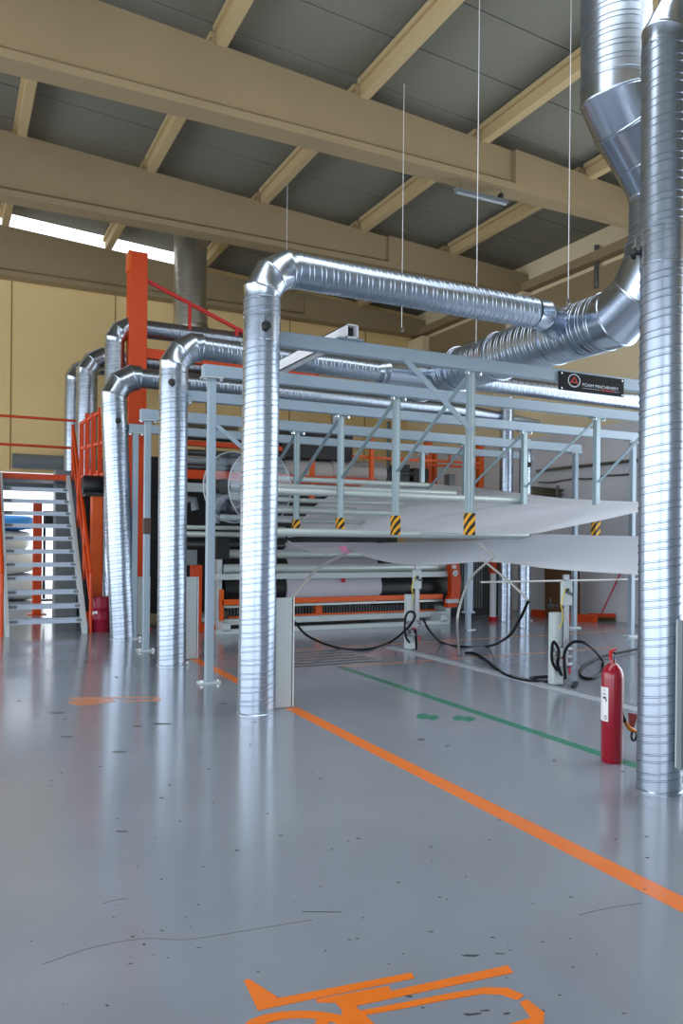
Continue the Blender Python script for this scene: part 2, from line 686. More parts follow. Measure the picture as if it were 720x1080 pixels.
# ------------------------------------------------------------------ floor markings
def floor_poly(name, polys, m, label, cat, group=None, z=.0015):
    mb = MB()
    for i, p in enumerate(polys):
        pts = [gnd(x, y, 0) for x, y in p]
        ar = sum(pts[i].x * pts[(i + 1) % len(pts)].y - pts[(i + 1) % len(pts)].x * pts[i].y for i in range(len(pts)))
        if ar < 0:
            pts = pts[::-1]
        mb.prism([(q.x, q.y, 0.0002) for q in pts], (0, 0, z + i * .0004))
    o = make(name, mb, m)
    return tag(o, label, cat, group)


def flat(a0, b0, a1, b1, z=.0015):
    return MB().box((a0, b0, .0002), (a1, b1, z))


tag(make('floor_line', flat(2.68, -1.5, 2.80, 9.6), M['orangepaint']), 'thick orange line painted on the floor beside the ducts', 'floor marking')
tag(make('floor_line', flat(4.10, .5, 4.19, 8.35), M['greenpaint']), 'green line painted on the floor by the extinguisher', 'floor marking')
tag(make('floor_line', flat(4.15, 8.32, 8.6, 8.37), M['thinorange']), 'thin faded orange line across the floor near the grey rail', 'floor marking')
tag(make('floor_line', flat(4.15, 9.85, 10.4, 9.91), M['thinorange']), 'thinner faded orange line across the floor farther back', 'floor marking')
gt = MB()
for k in range(6):
    p, q = gnd(236, 689 + k * 2.6), gnd(375 + k * 9, 689 + k * 2.6)
    bb = (p.y + q.y) / 2
    gt.box((p.x + .25, bb - .035, .0002), (q.x, bb + .035, .0018))
tag(make('floor_stripes', gt, M['grate']), 'dark parallel stripes on the floor in front of the machine', 'floor marking')


def sole(cx, cy, l, wd):
    pts = []
    for k in range(16):
        t = 2 * PI * k / 16
        pts.append((cx + l * math.cos(t) * (1 + .15 * math.cos(t)), cy + wd * math.sin(t) * (1 - .3 * math.cos(2 * t) * .5)))
    return pts


floor_poly('painted_footprint', [sole(445, 755.5, 7, 2.6), sole(456, 757, 6, 2.2)], M['greenpaint'], 'green painted footprint on the floor, left of the pair', 'floor marking', 'green footprints')
floor_poly('painted_footprint', [sole(483, 757.5, 6.5, 2.3), sole(494, 758.5, 6, 2.3)], M['greenpaint'], 'green painted footprint on the floor, right of the pair', 'floor marking', 'green footprints')

# forklift pictogram in the foreground: visible upper parts, floor coordinates from the photo
fk = []
fk.append([(257, 1034), (263, 1033), (294, 1053), (434, 1026), (437, 1032), (310, 1058), (272, 1066)])       # fork and mast
fk.append([(200 + u / 1.706, 991 + v / 1.706) for u, v in ((228, 108), (358, 84), (362, 93), (572, 47), (582, 60), (298, 120), (338, 158), (262, 158), (274, 141), (273, 126), (262, 114), (228, 113))])
fk.append([(200 + u / 1.706, 991 + v / 1.706) for u, v in ((228, 146), (250, 134), (258, 140), (246, 156), (224, 156))])
# seat arc and body
fk.append([(378, 1067), (420, 1059), (470, 1049), (510, 1042), (535, 1042.5), (552, 1050), (546, 1055), (528, 1049), (508, 1048.5), (470, 1055), (424, 1064), (384, 1071)])
fk.append([(548, 1058), (556, 1055), (574, 1069), (573, 1080), (546, 1090), (520, 1086), (540, 1080), (560, 1074)])
arc = []
for k in range(15):
    t = PI * (1.08 + .84 * k / 14)
    arc.append((318 + 62 * math.cos(t), 1086 + 19 * math.sin(t)))
for k in range(15):
    t = PI * (1.92 - .84 * k / 14)
    arc.append((318 + 44 * math.cos(t), 1086 + 12 * math.sin(t)))
fk.append(arc)
floor_poly('forklift_pictogram', fk, M['orangepaint'], 'large orange truck symbol painted on the foreground floor', 'floor marking')
f2 = [[(80, 738), (118, 736.5), (122, 740), (100, 743), (84, 744.5), (70, 741)],
      [(72, 736), (120, 735.2), (168, 735.2), (171, 737.2), (166, 739.5), (130, 740), (130, 739), (160, 738.3), (164, 737.2), (160, 736.2), (120, 736.4), (74, 737.2)]]
floor_poly('forklift_pictogram', f2, M['thinorange'], 'smaller faded orange symbol painted on the floor left of the front duct', 'floor marking')

# scuffs: individually shaped marks worn into the paint
sc = MB()
for (x, y, l, wd) in ((145, 766, 9, 1.1), (171, 763.5, 14, 1.0), (236, 742, 8, .8), (60, 752, 9, .7), (70, 777, 8, .7), (126, 793, 9, .8), (128, 877, 8, .8),
                      (445, 780, 6, 1), (336, 962, 30, .35), (496, 1008, 12, 1.0), (526, 1006, 10, .7), (496, 1070, 14, 1.6), (512, 1066, 7, 1.2), (534, 1069, 5, 1), (432, 1051, 5, .9)):
    pts = []
    for k in range(12):
        t = 2 * PI * k / 12
        s = random.uniform(.35, 1.0)
        pts.append(gnd(x + l * s * math.cos(t), y + wd * s * math.sin(t)))
    pts = pts[::-1]
    sc.prism([(p.x, p.y, .0004) for p in pts], (0, 0, .0016))
rs_ = random.Random(3)
for k in range(110):
    x, y = rs_.uniform(5, 700), 700 + 370 * rs_.random() ** .8
    l, wd = rs_.uniform(.6, 3.2), rs_.uniform(.25, .7)
    pts = [gnd(x + l * rs_.uniform(.5, 1) * math.cos(-2 * PI * j / 7), y + wd * rs_.uniform(.5, 1) * math.sin(-2 * PI * j / 7)) for j in range(7)]
    sc.prism([(p.x, p.y, .0004) for p in pts], (0, 0, .0016))
o = make('floor_scuffs', sc, mat('dark_scuff', srgb(58, 58, 60), .5))
tag(o, 'dark scuff marks scattered over the grey floor', 'scuff marks', kind='stuff')
ck = MB()
for pts in (((45, 1017), (95, 1000), (150, 990), (196, 991), (250, 983), (330, 970)), ((108, 953), (122, 949), (134, 948)), ((610, 965), (640, 958), (678, 952))):
    ck.tube([gnd(x, y, .0005) for x, y in curve([(p[0], p[1], 0) for p in pts], 4) for (x, y) in [(x, y)]] if False else
            [gnd(p.x, p.y, .0005) for p in curve([(q[0], q[1], 0) for q in pts], 4)], .0013, 5)
o = make('floor_crack', ck, mat('crack', srgb(112, 104, 100), .8))
tag(o, 'thin hairline cracks across the foreground floor', 'crack', kind='stuff')

# ------------------------------------------------------------------ ducts
def bend(p, d1, d2, R, nm=3):
    """mitre points of a bend starting at p (tangent d1) and leaving along d2; returns list of points and the end point"""
    d1, d2 = V3(d1).normalized(), V3(d2).normalized()
    ang = d1.angle(d2)
    ctr = p + d2_perp(d1, d2) * R
    out = []
    st = ang / nm
    Rm = R / math.cos(st / 2)
    e = d2_perp(d1, d2)
    for k in range(nm):
        t = st * (k + .5)
        out.append(ctr + (-e * math.cos(t) + d1 * math.sin(t)) * Rm)
    endp = ctr + (-e * math.cos(ang) + d1 * math.sin(ang)) * R
    return [V3(p)] + out + [endp], endp


def d2_perp(d1, d2):
    return (d2 - d1 * d2.dot(d1)).normalized()


def collar(p, d, r, L):
    p, d = V3(p), V3(d).normalized()
    return MB().lathe([(r * .99, 0), (r * 1.035, 0), (r * 1.035, .015), (r * 1.012, .02), (r * 1.012, L - .02), (r * 1.035, L - .015), (r * 1.035, L), (r * .99, L)], p, d, 36)


def riser_duct(label, base, r, ztop, bend_dir, branch_to, group, rb=None, knob_z=None, knob_dir=None, lean=(0, 0), n=36, pitch=.115, wob=.0012, R=None, mname='zinc'):
    base = V3(base)
    root = thing('extraction_duct', label, 'duct', base, group)
    rb = rb or r * .95
    R = R or r * 2.0
    top = V3((base.x + lean[0], base.y + lean[1], ztop - R))
    zd = (top - base).normalized()
    kz = knob_z
    make('riser_pipe', MB().spiral(base + V3((0, 0, .004)), top, r, pitch, n, .0042, wob), M[mname], root, 30)
    make('foot_ring', MB().lathe([(r * .98, 0), (r * 1.05, 0), (r * 1.05, .012), (r * 1.0, .02)], base, (0, 0, 1), 36), M[mname], root, 30)
    if kz:
        cp = base + zd * (kz - .12)
        make('damper_collar', collar(cp, zd, r * 1.01, .24), M['zinc_smooth'], root, 30)
        kd = V3(knob_dir).normalized()
        kp = base + zd * kz + kd * r * 1.0
        kb = make('damper_knob', MB().lathe([(.018, -.01), (.018, .02), (.040, .022), (.043, .035), (.036, .05), (.02, .056)], kp, kd, 20), M['black'], root, 40)
        make('damper_lever', MB().bar(kp + V3((0, 0, .02)) + kd * .03, kp + V3((0, 0, .10)) + kd * .03, .012, .008, kd), M['steel'], root)
    pts, end = bend(top, zd, bend_dir, R, 3)
    make('elbow', MB().gores(pts, r * 1.0, 36, .012, 1.02), M['zinc_smooth'], root, 30)
    if branch_to:
        make('branch_pipe', MB().spiral(end, V3(branch_to), rb, pitch, n, .004, wob), M[mname], root, 30)
    return root, end


XA = (1, 0, 0)
DG = 'galvanised extraction ducts rising from the floor'
view = V3((-.35, -.94, 0))
# main trunk collecting the branches
MT = thing('main_duct', 'wide galvanised main duct running overhead into the roof pipe', 'duct', (6.12, 7.5, 3.8))
make('trunk_pipe', MB().spiral((6.12, 6.15, 3.80), (6.12, 9.75, 3.80), .30, .125, 44, .004, .002, r1=.27), M['zinc'], MT, 30)
make('end_cap', MB().lathe([(.27, 0), (.285, 0), (.285, .04), (.2, .07), (.0, .08)], (6.12, 9.75, 3.8), (0, 1, 0), 40), M['zinc_smooth'], MT, 30)
pts, e1 = bend(V3((6.12, 6.15, 3.80)), (0, -1, .0), (0.10, 0, 1), .60, 3)
make('elbow', MB().gores(pts, .30, 44, .014, 1.02), M['zinc_smooth'], MT, 30)
vt = V3((6.20, 5.56, 4.88))
make('lower_riser', MB().spiral(e1, vt, .27, .125, 44, .004, .002), M['zinc'], MT, 30)
up0 = V3((5.56, 5.50, 5.66))
make('offset_elbow', MB().gores([vt + V3((0, 0, -.02)), vt + V3((-.02, 0, .10)), vt * .55 + up0 * .45 + V3((.06, 0, -.0)), vt * .25 + up0 * .75 + V3((.0, 0, .02)), up0 + V3((0, 0, .03)), up0 + V3((0, 0, .12))], [.27, .275, .30, .32, .32, .32], 44, .014, 1.02), M['zinc_smooth'], MT, 30)
make('roof_pipe', MB().spiral(up0 + V3((0, 0, .12)), V3((5.56, 5.50, zbeam(5.56) + .24)), .315, .125, 44, .006, .002), M['zinc'], MT, 30)
for bb in (6.9, 7.9, 8.75):
    make('joint_band', MB().lathe([(.29, 0), (.306, .004), (.306, .03), (.29, .034)], (6.12, bb, 3.80), (0, 1, 0), 44), M['zinc_smooth'], MT, 30)

# front riser
fb = gnd(271, 752) + ray(271, 752).normalized() * .0
fb = V3((2.38, 6.40, 0))
root, e = riser_duct('large galvanised duct riser standing front and centre on the orange line', fb, .158, 3.86, XA, (5.35, 6.40, 3.85), DG, .150, 3.29, V3((-.16, -.98, 0)), lean=(.02, 0), n=40)
make('branch_boot', MB().gores([(5.35, 6.40, 3.85), (5.50, 6.42, 3.85), (5.86, 6.60, 3.85), (6.0, 6.68, 3.84)], [.150, .155, .165, .165], 36, .012, 1.02), M['zinc_smooth'], root, 30)
# second
root, e = riser_duct('galvanised duct riser behind the front one, second from the right', (2.36, 9.20, 0), .166, 3.78, XA, (5.1, 9.26, 3.76), DG, .135, 3.30, view, lean=(.0, .03), n=32)
make('branch_boot', MB().gores([(5.08, 9.26, 3.76), (5.16, 9.26, 3.76), (5.24, 9.26, 3.77), (5.90, 9.27, 3.78)], [.135, .16, .175, .175], 36, .012, 1.02), M['zinc_smooth'], root, 30)
# third, with its long low branch
root, e = riser_duct('galvanised duct riser beside the stairs with a crimson barrel at its left', (2.33, 11.90, 0), .185, 3.86, XA, (8.2, 11.97, 3.88), DG, .14, 3.20, V3((.05, -.99, 0)), lean=(-.17, 0), n=28)
make('branch_taper', MB().spiral((8.2, 11.97, 3.88), (10.2, 11.97, 3.80), .14, .115, 28, .004, 0, r1=.05), M['zinc'], root, 30)
# taller risers behind
riser_duct('taller galvanised duct riser directly behind the one beside the stairs', (2.40, 13.20, 0), .155, 4.96, XA, (5.9, 13.20, 4.96), DG, .15, None, None, n=24)
riser_duct('galvanised duct riser standing on the platform above the stair gate', (2.30, 15.40, 2.565), .19, 4.90, XA, (5.6, 15.40, 4.90), DG, .14, None, None, n=24)
riser_duct('galvanised duct riser at far left mostly hidden by its neighbour', (2.27, 17.0, 0), .17, 5.02, XA, (5.6, 17.0, 5.02), DG, .14, None, None, n=24)

# right-hand foreground riser
rb_ = V3((3.87, 3.42, 0))
root, e = riser_duct('tall galvanised duct riser at the right edge beside the red extinguisher', rb_, .128, 4.79, (1, -.15, 0), (5.6, 3.2, 4.82), DG, .128, 3.28, (-.62, .78, 0), lean=(-.02, .0), n=40, R=.30)

# brownish roof pipe behind
RP = thing('roof_duct', 'dull galvanised roof pipe rising behind the red column', 'duct', (4.42, 16, 5.5))
pts, e2 = bend(V3((4.42, 16.0, 6.0)), (0, 0, -1), (1, 0, 0), .5, 3)
make('roof_pipe', MB().spiral((4.42, 16.0, 6.0), (4.42, 16.0, zbeam(4.4) + .24), .335, .15, 32, .006, .003), M['zinc_dull'], RP, 30)
make('elbow', MB().gores(pts, .335, 32), M['zinc_dull'], RP, 30)

# right-hand far risers and cross duct
CR = thing('cross_duct', 'galvanised overhead duct running right behind the black sign', 'duct', (6.4, 9.3, 3.78), 'overhead ducts')
make('branch_pipe', MB().spiral((6.38, 9.30, 3.79), (10.4, 9.30, 3.77), .125, .115, 28, .004, .001), M['zinc'], CR, 30)
pts, e3 = bend(V3((10.4, 9.3, 3.77)), (1, 0, 0), (0, 0, -1), .25, 3)
make('elbow', MB().gores(pts, .125, 28), M['zinc_smooth'], CR, 30)
make('drop_pipe', MB().spiral(e3, V3((e3.x, e3.y, 0.0)), .125, .115, 24, .004, .001), M['zinc'], CR, 30)


def far_riser(label, base, r, zt, kz=None):
    base = V3(base)
    o = thing('extraction_duct', label, 'duct', base, 'far duct risers')
    make('riser_pipe', MB().spiral(base, base + V3((0, 0, zt)), r, .115, 24, .004, .001), M['zinc'], o, 30)
    make('end_collar', collar(base + V3((0, 0, zt - .06)), (0, 0, 1), r, .12), M['zinc_smooth'], o, 30)
    if kz:
        kp = base + V3((0, 0, kz)) + view * r
        make('damper_knob', MB().lathe([(.018, -.01), (.02, .02), (.05, .022), (.05, .05), (.02, .056)], kp, view, 16), M['black'], o, 40)
    return o


far_riser('galvanised duct riser at the far right, left one of the two behind the sheets', (9.33, 11.85, 0), .125, 4.12)
far_riser('far right galvanised duct riser with black knob, right one of two behind the sheets', (8.95, 10.85, 0), .105, 3.2, 2.82)
far_riser('thin far galvanised pipe seen between the beams left of centre', (8.55, 17.6, 0), .11, 5.2)

# guard plates beside each riser
def guard(label, p, w=.17, h=.98, t=.05):
    x, y = p
    m = MB()
    m.box((x, y - .03, 0), (x + w, y - .022, h))
    m.box((x, y - .03, 0), (x + .008, y + t, h))
    m.box((x + w - .008, y - .03, 0), (x + w, y + t, h))
    o = thing('duct_guard', label, 'guard plate', (x, y, 0), 'steel guard plates beside the ducts')
    make('channel', m, M['lightgrey'], o)
    make('edge_strip', MB().box((x + w, y - .034, 0), (x + w + .012, y + .0, h)), M['white'], o)
    make('foot_plate', MB().box((x - .01, y - .04, 0), (x + w + .03, y + t + .02, .008)), M['steel'], o)


guard('pale grey upright guard plate right of the large front duct', (2.585, 6.52))
guard('pale grey upright guard plate right of the second duct', (2.59, 9.62), .19, 1.02)
guard('pale grey upright guard plate right of the third duct beside the stairs', (2.60, 12.3), .19, .9)
gd_ = ray(719.5, 740)
gq = EYE + gd_ * (4.60 / gd_.dot(V3((RC[2][0], RC[2][2], 0))))
gx, gy = gq.x, gq.y
o = thing('duct_guard', 'pale grey upright guard plate right of the foreground duct at the picture edge', 'guard plate', (gx, gy, 0), 'steel guard plates beside the ducts')
cm = MB()
cm.box((gx, gy, .18), (gx + .17, gy + .008, 1.05))
cm.box((gx, gy, .18), (gx + .008, gy + .05, 1.05))
cm.box((gx + .162, gy, .18), (gx + .17, gy + .05, 1.05))
make('channel', cm, M['lightgrey'], o)
make('edge_strip', MB().box((gx - .012, gy - .004, .18), (gx, gy + .03, 1.05)), M['grey'], o)
make('foot_leg', MB().box((gx + .08, gy + .01, 0), (gx + .14, gy + .05, .30)), M['steel'], o)

# ------------------------------------------------------------------ frame over the sheets
FG = 'overhead frame beams'
BE = {'A': (6.65, 3.24, 3.372, 2.33), 'B': (7.94, 3.17, 3.295, 2.33), 'C': (9.23, 3.13, 3.255, 2.36), 'D': (10.52, 3.06, 3.20, 2.25), 'E': (11.81, 3.05, 3.175, 2.36)}
AE = 9.78
names = {'A': 'nearest', 'B': 'second', 'C': 'third', 'D': 'fourth', 'E': 'farthest'}
for k, (b, z0, z1, a0) in BE.items():
    o = thing('frame_bay', 'pale grey overhead beam with its posts, %s of the five from the camera' % names[k], 'frame', (a0, b, 0), 'pale grey frame bays over the foam sheets')
    make('beam', MB().box((a0, b - .05, z0), (AE + .1, b + .05, z1), .006), M['frame'], o)
    for a in ((a0 + .1, AE) if k not in 'C' else (a0 + .1, AE)):
        p = MB()
        p.box((a - .04, b - .04, .02), (a + .04, b + .04, z0 - .012), .005)
        lg = make('post', p, M['frame'], o)
        make('base_plate', MB().box((a - .11, b - .07, 0), (a + .11, b + .07, .02)), M['lightgrey'], lg)
        hp = MB().box((a - .11, b - .06, z0 - .012), (a + .11, b + .06, z0))
        make('head_plate', hp, M['lightgrey'], lg)
        for s in (-1, 1):
            make('bolt', MB().lathe([(.014, -.03), (.024, -.02), (.024, .0), (.012, .014)], (a + s * .085, b - .04, z0 - .02), (0, 0, 1), 8), M['chrome'], lg)
            make('anchor_bolt', MB().lathe([(.012, .02), (.018, .02), (.018, .035), (.0, .04)], (a + s * .085, b - .03, 0), (0, 0, 1), 8), M['chrome'], lg)
    hz = []
    for a, zb in ((4.77 if k == 'A' else 4.65 if k == 'B' else 4.57 if k == 'C' else 4.50 if k == 'D' else 4.45, 1.56), (7.75 if k in 'AB' else 7.59 if k == 'C' else 7.45, 1.56)):
        if k == 'E':
            zb = 1.75
        hp = make('hanger_post', MB().box((a - .036, b - .036, zb + .02), (a + .036, b + .036, z0 - .012), .004), M['post'], o)
        make('groove', MB().box((a - .008, b - .0375, zb + .24), (a + .008, b - .0355, z0 - .02)), M['lightgrey'], hp)
        make('hazard_sleeve', MB().box((a - .044, b - .044, zb), (a + .044, b + .044, zb + .225), .003), M['hazard'], hp)
        make('head_plate', MB().box((a - .10, b - .055, z0 - .012), (a + .10, b + .055, z0)), M['post'], hp)
        for s in (-1, 1):
            make('bolt', MB().lathe([(.012, -.04), (.024, -.035), (.024, -.008), (.012, .0)], (a + s * .078, b - .04, z0 - .012), (0, 0, 1), 8), M['chrome'], hp)
    # diagonal braces (flat bars) rising from this bay's hangers to the next nearer beam
    nb_ = {'B': 'A', 'C': 'B', 'D': 'C', 'E': 'D'}.get(k)
    AH = {'A': (4.77, 7.75), 'B': (4.65, 7.75), 'C': (4.57, 7.59), 'D': (4.50, 7.45), 'E': (4.45, 7.45)}
    al = AH[k][0]
    if nb_:
        for i in (0, 1):
            make('brace', MB().bar((AH[k][i], b - .04, 2.30), (AH[nb_][i] - .02, BE[nb_][0] + .04, BE[nb_][1] - .06), .05, .012), M['post'], o)
    else:
        for i in (0, 1):
            make('brace', MB().bar((AH[k][i], b - .04, 2.45), (AH[k][i], b - .9, z0 + .02), .05, .012), M['post'], o) if False else None
    if k == 'D':
        make('post_clamp', MB().box((a0 + .055, b - .05, 1.55), (a0 + .145, b + .05, 1.76), .004), mat('brown_clamp', srgb(84, 66, 58), .6), o)
    if k == 'A':
        make('brace', MB().bar((3.95, b - .056, z0 + .02), (al - .02, b - .056, z0 - .62), .012, .055), M['frame'], o)
    if k == 'B':
        make('brace', MB().bar((a0 + .14, b - .046, z0 - .5), (a0 + .75, b - .046, z0 - .95), .012, .045), M['frame'], o)

# cross channels along Y tying the bays
for lab, a, b0, b1 in (('pale cross channel with open end laid over the frame beams left of centre', 2.98, 6.2, 9.5),
                       ('pale cross channel laid along the right end of the frame beams', 8.9, 7.0, 12.1)):
    pass
c = MB()
p0, p1 = V3((3.35, 7.15, 3.30)), V3((3.28, 9.1, 3.30))
CC = thing('cross_channel', 'white open-ended square channel sticking up over the nearest frame beam', 'channel', (3.2, 7, 3.3))
q = MB()
x0, x1, y0, y1, z0, z1 = 3.28, 3.40, 6.52, 9.4, 3.375, 3.50
q.box((x0, y0, z0), (x1, y1, z0 + .01)).box((x0, y0, z1 - .01), (x1, y1, z1)).box((x0, y0, z0), (x0 + .01, y1, z1)).box((x1 - .01, y0, z0), (x1, y1, z1))
make('channel_body', q, M['white'], CC)
make('clamp_plate', MB().box((3.22, 6.56, 3.372), (3.48, 6.72, 3.385)), M['frame'], CC)
make('channel_fill', MB().box((3.293, 6.60, 3.388), (3.387, 9.3, 3.487)), M['black'], CC)  # solid black block filling the hollow channel

# ------------------------------------------------------------------ sign
SG = thing('sign_panel', 'black rectangular company sign hung on the nearest overhead beam', 'sign', (6.3, 6.58, 3.3))
sb = 6.585
pA = atb(588.5, 391, sb)
pB = atb(657, 400.5, sb)
zt = (pA.z + pB.z) / 2
zbm = (atb(588.5, 411, sb).z + atb(657, 419, sb).z) / 2
sw, sh = pB.x - pA.x, zt - zbm
make('panel', MB().box((pA.x, sb - .012, zbm), (pB.x, sb, zt), .002), mat('sign_black', srgb(20, 21, 24), .6, spec=.2), SG)
sc_ = MB()
for u in (.035, .965):
    for v in (.1, .9):
        sc_.lathe([(.011, 0), (.011, .006), (.004, .009)], (pA.x + sw * u, sb - .012, zbm + sh * v), (0, -1, 0), 10)
make('screw', sc_, M['chrome'], SG)
gc = V3((pA.x + sw * .225, sb - .0135, zbm + sh * .57))
gr = MB()
R0, R1 = sh * .37, sh * .31
tp = []
for k in range(64):
    t = 2 * PI * k / 64
    rad = R0 if (k % 4) < 2 else R0 * .93
    tp.append((math.cos(t), math.sin(t), rad))
vs, fs = [], []
for c_, s_, rad in tp:
    vs.append((gc.x + c_ * rad * 1.22, gc.y, gc.z + s_ * rad))
    vs.append((gc.x + c_ * R1 * 1.22, gc.y, gc.z + s_ * R1))
for k in range(64):
    a_, b_ = 2 * k, 2 * ((k + 1) % 64)
    fs.append((a_, b_, b_ + 1, a_ + 1))
gr.add(vs, fs)
make('gear_emblem', gr, M['text'], SG)
al = MB()


def stroke(mb, p, q, w):
    (x0, z0), (x1, z1) = p, q
    dx, dz = x1 - x0, z1 - z0
    L = math.hypot(dx, dz)
    nx, nz = -dz / L * w / 2, dx / L * w / 2
    y = gc.y - .0005
    mb.prism([(x0 + nx, y, z0 + nz), (x1 + nx, y, z1 + nz), (x1 - nx, y, z1 - nz), (x0 - nx, y, z0 - nz)], (0, -.001, 0))


s_ = sh * .20
stroke(al, (gc.x - s_ * 1.25, gc.z - s_ * .8), (gc.x, gc.z + s_ * .95), .011)
stroke(al, (gc.x + s_ * 1.25, gc.z - s_ * .8), (gc.x, gc.z + s_ * .95), .011)
stroke(al, (gc.x - s_ * .62, gc.z - s_ * .45), (gc.x + s_ * .75, gc.z - s_ * .45), .010)
make('letter_emblem', al, M['textred'], SG)


def lettering(name, body, size, loc, m, parent, width=None, rotz=0, rotx=PI / 2):
    cu = bpy.data.curves.new(name + '_type', 'FONT')
    cu.body = body
    cu.size = size
    cu.extrude = .0008
    t = bpy.data.objects.new(name + '_type', cu)
    COL.objects.link(t)
    bpy.context.view_layer.update()
    me = bpy.data.meshes.new_from_object(t.evaluated_get(bpy.context.evaluated_depsgraph_get()))
    wd = max(v.co.x for v in me.vertices) - min(v.co.x for v in me.vertices)
    bpy.data.objects.remove(t)
    k = width / wd if width else 1
    R_ = Matrix.Rotation(rotz, 4, 'Z') @ Matrix.Rotation(rotx, 4, 'X')
    me.transform(Matrix.Translation(V3(loc)) @ R_ @ Matrix.Diagonal((k, 1, 1, 1)))
    me.materials.clear()
    me.materials.append(m)
    o = bpy.data.objects.new(name, me)
    COL.objects.link(o)
    o.parent = parent
    o.matrix_parent_inverse = Matrix.Translation(-parent.location)
    return o


lettering('sign_lettering', 'FOAM MACHINERY', sh * .24, (pA.x + sw * .345, sb - .014, zbm + sh * .33), M['text'], SG, sw * .56)
ln = MB()
ln.box((pA.x + sw * .35, sb - .0145, zbm + sh * .22), (pA.x + sw * .62, sb - .0125, zbm + sh * .235))
ln.box((pA.x + sw * .84, sb - .0145, zbm + sh * .22), (pA.x + sw * .92, sb - .0125, zbm + sh * .235))
make('underline', ln, M['text'], SG)
make('underline', MB().box((pA.x + sw * .63, sb - .0145, zbm + sh * .215), (pA.x + sw * .84, sb - .0125, zbm + sh * .255)), M['textred'], SG)

# ------------------------------------------------------------------ rollers under the sheets and the foam sheets
RG = 'guide rollers under the foam sheets'


def roller(label, b, z, a0, a1, r):
    o = thing('guide_roller', label, 'roller', (a0, b, z), RG)
    make('tube', MB().lathe([(r * .9, 0), (r, .01), (r, a1 - a0 - .01), (r * .9, a1 - a0)], (a0, b, z), XA, 20), M['roller'], o, 40)
    make('journal', MB().lathe([(.012, -.05), (.012, 0)], (a0, b, z), XA, 10), M['darkroller'], o)
    make('journal', MB().lathe([(.012, 0), (.012, .05)], (a1, b, z), XA, 10), M['darkroller'], o)


def roller_px(label, xr, yr, b, r, a0=None):
    p = atb(xr, yr, b)
    a0 = atb(276, yr, b).x
    roller(label, b, p.z, a0, p.x, r)


roller_px('pale roller below the foam sheets, the thick lowest one behind the hazard sleeves', 556, 565, 9.10, .052)
roller_px('pale roller below the upper foam sheet ending right of the nearest hazard post', 553, 528, 9.32, .045)
roller_px('pale roller below the upper foam sheet ending left of the nearest hazard post', 480, 520.5, 10.45, .045)
roller_px('pale roller ending just left of the nearest hazard post, lower than its neighbour', 468, 543, 10.62, .042)
roller_px('pale roller crossing behind the upper part of the white sheet', 470, 533, 10.9, .035)
roller_px('pale roller behind the left hazard posts at mid height', 440, 552, 11.0, .035)
roller_px('topmost pale roller over the left end of the white sheet', 452, 512, 11.75, .045)
roller_px('pale roller behind the black machine cover above the sheets', 420, 539, 11.6, .035)


def ruled(name, label, low, up, cat='foam sheet', nv=10, sag=0.0, thick=.006):
    """sheet between two 3-D edge curves"""
    A_, B_ = low, up
    n = len(A_)
    mb = MB()
    for s in (0, 1):
        vs = []
        for j in range(nv + 1):
            t = j / nv
            for i in range(n):
                p = A_[i].lerp(B_[i], t)
                p = p + V3((0, 0, -sag * math.sin(PI * t) + (thick if s else 0)))
                vs.append(p)
        fs = []
        for j in range(nv):
            for i in range(n - 1):
                a = j * n + i
                f = (a, a + 1, a + n + 1, a + n)
                fs.append(f if s == 0 else f[::-1])
        mb.add(vs, fs)
    o = make(name, mb, M['sheet'], None, 60)
    return tag(o, label, cat, 'white foam sheets')


def resample(pts, n):
    P = curve([(p[0], p[1], 0) for p in pts], 8)
    L = [0]
    for i in range(1, len(P)):
        L.append(L[-1] + (P[i] - P[i - 1]).length)
    out = []
    for k in range(n):
        t = L[-1] * k / (n - 1)
        i = max(j for j in range(len(L)) if L[j] <= t + 1e-9)
        i = min(i, len(P) - 2)
        f = (t - L[i]) / max(L[i + 1] - L[i], 1e-9)
        out.append(P[i].lerp(P[i + 1], f))
    return out


def edge(pts, n, a, bmax):
    out = []
    for p in resample(pts, n):
        q = ata(p.x, p.y, a)
        if q.y > bmax:
            q = atb(p.x, p.y, bmax)
        out.append(q)
    return out


N = 44
low = edge([(303, 571), (318, 579), (340, 584.5), (358, 583), (365, 579), (376, 582.5), (392, 589), (415, 594), (445, 596), (475, 595), (505, 592.5), (522, 593), (545, 595), (575, 599.5), (620, 603), (668, 606), (715, 610)], N, 5.6, 11.4)
upp = edge([(303, 570), (318, 577), (340, 578), (358, 577), (366, 576), (376, 575), (392, 573.5), (415, 572.5), (445, 572), (475, 571.5), (505, 570), (522, 568), (545, 566.5), (575, 564), (620, 565), (668, 566), (715, 567)], N, 7.7, 11.5)
ruled('foam_sheet', 'lower white foam sheet sagging above the winder with a pink tape pinching it', low, upp)
low = edge([(303, 567), (340, 563), (380, 561), (430, 562), (480, 562), (520, 563), (560, 563), (585, 558.5), (608, 554), (640, 547.5), (668, 541), (715, 531)], N, 5.7, 11.6)
upp = edge([(318, 549), (330, 536), (350, 522), (382, 512.5), (420, 508), (480, 513), (520, 517), (560, 522), (589, 525.5), (620, 527.5), (668, 529.5), (715, 530)], N, 8.6, 12.2)
ruled('foam_sheet', 'upper white foam sheet rising right behind the foreground duct', low, upp)
# tape tabs
tp = MB()
pp = [atb(x, y, 11.1) for x, y in ((357, 577), (364, 575), (370, 584), (363, 585))]
tp.prism(pp, (0, .01, 0))
tag(make('tape_tab', tp, M['pink']), 'small pink tape tab stuck on the lower foam sheet', 'tape')
# curved conduits and rod
def rod(name, label, pts, r, m, cat, group=None, k=6, n=10):
    o = make(name, MB().tube(curve(pts, k), r, n), m, None, 60)
    return tag(o, label, cat, group)


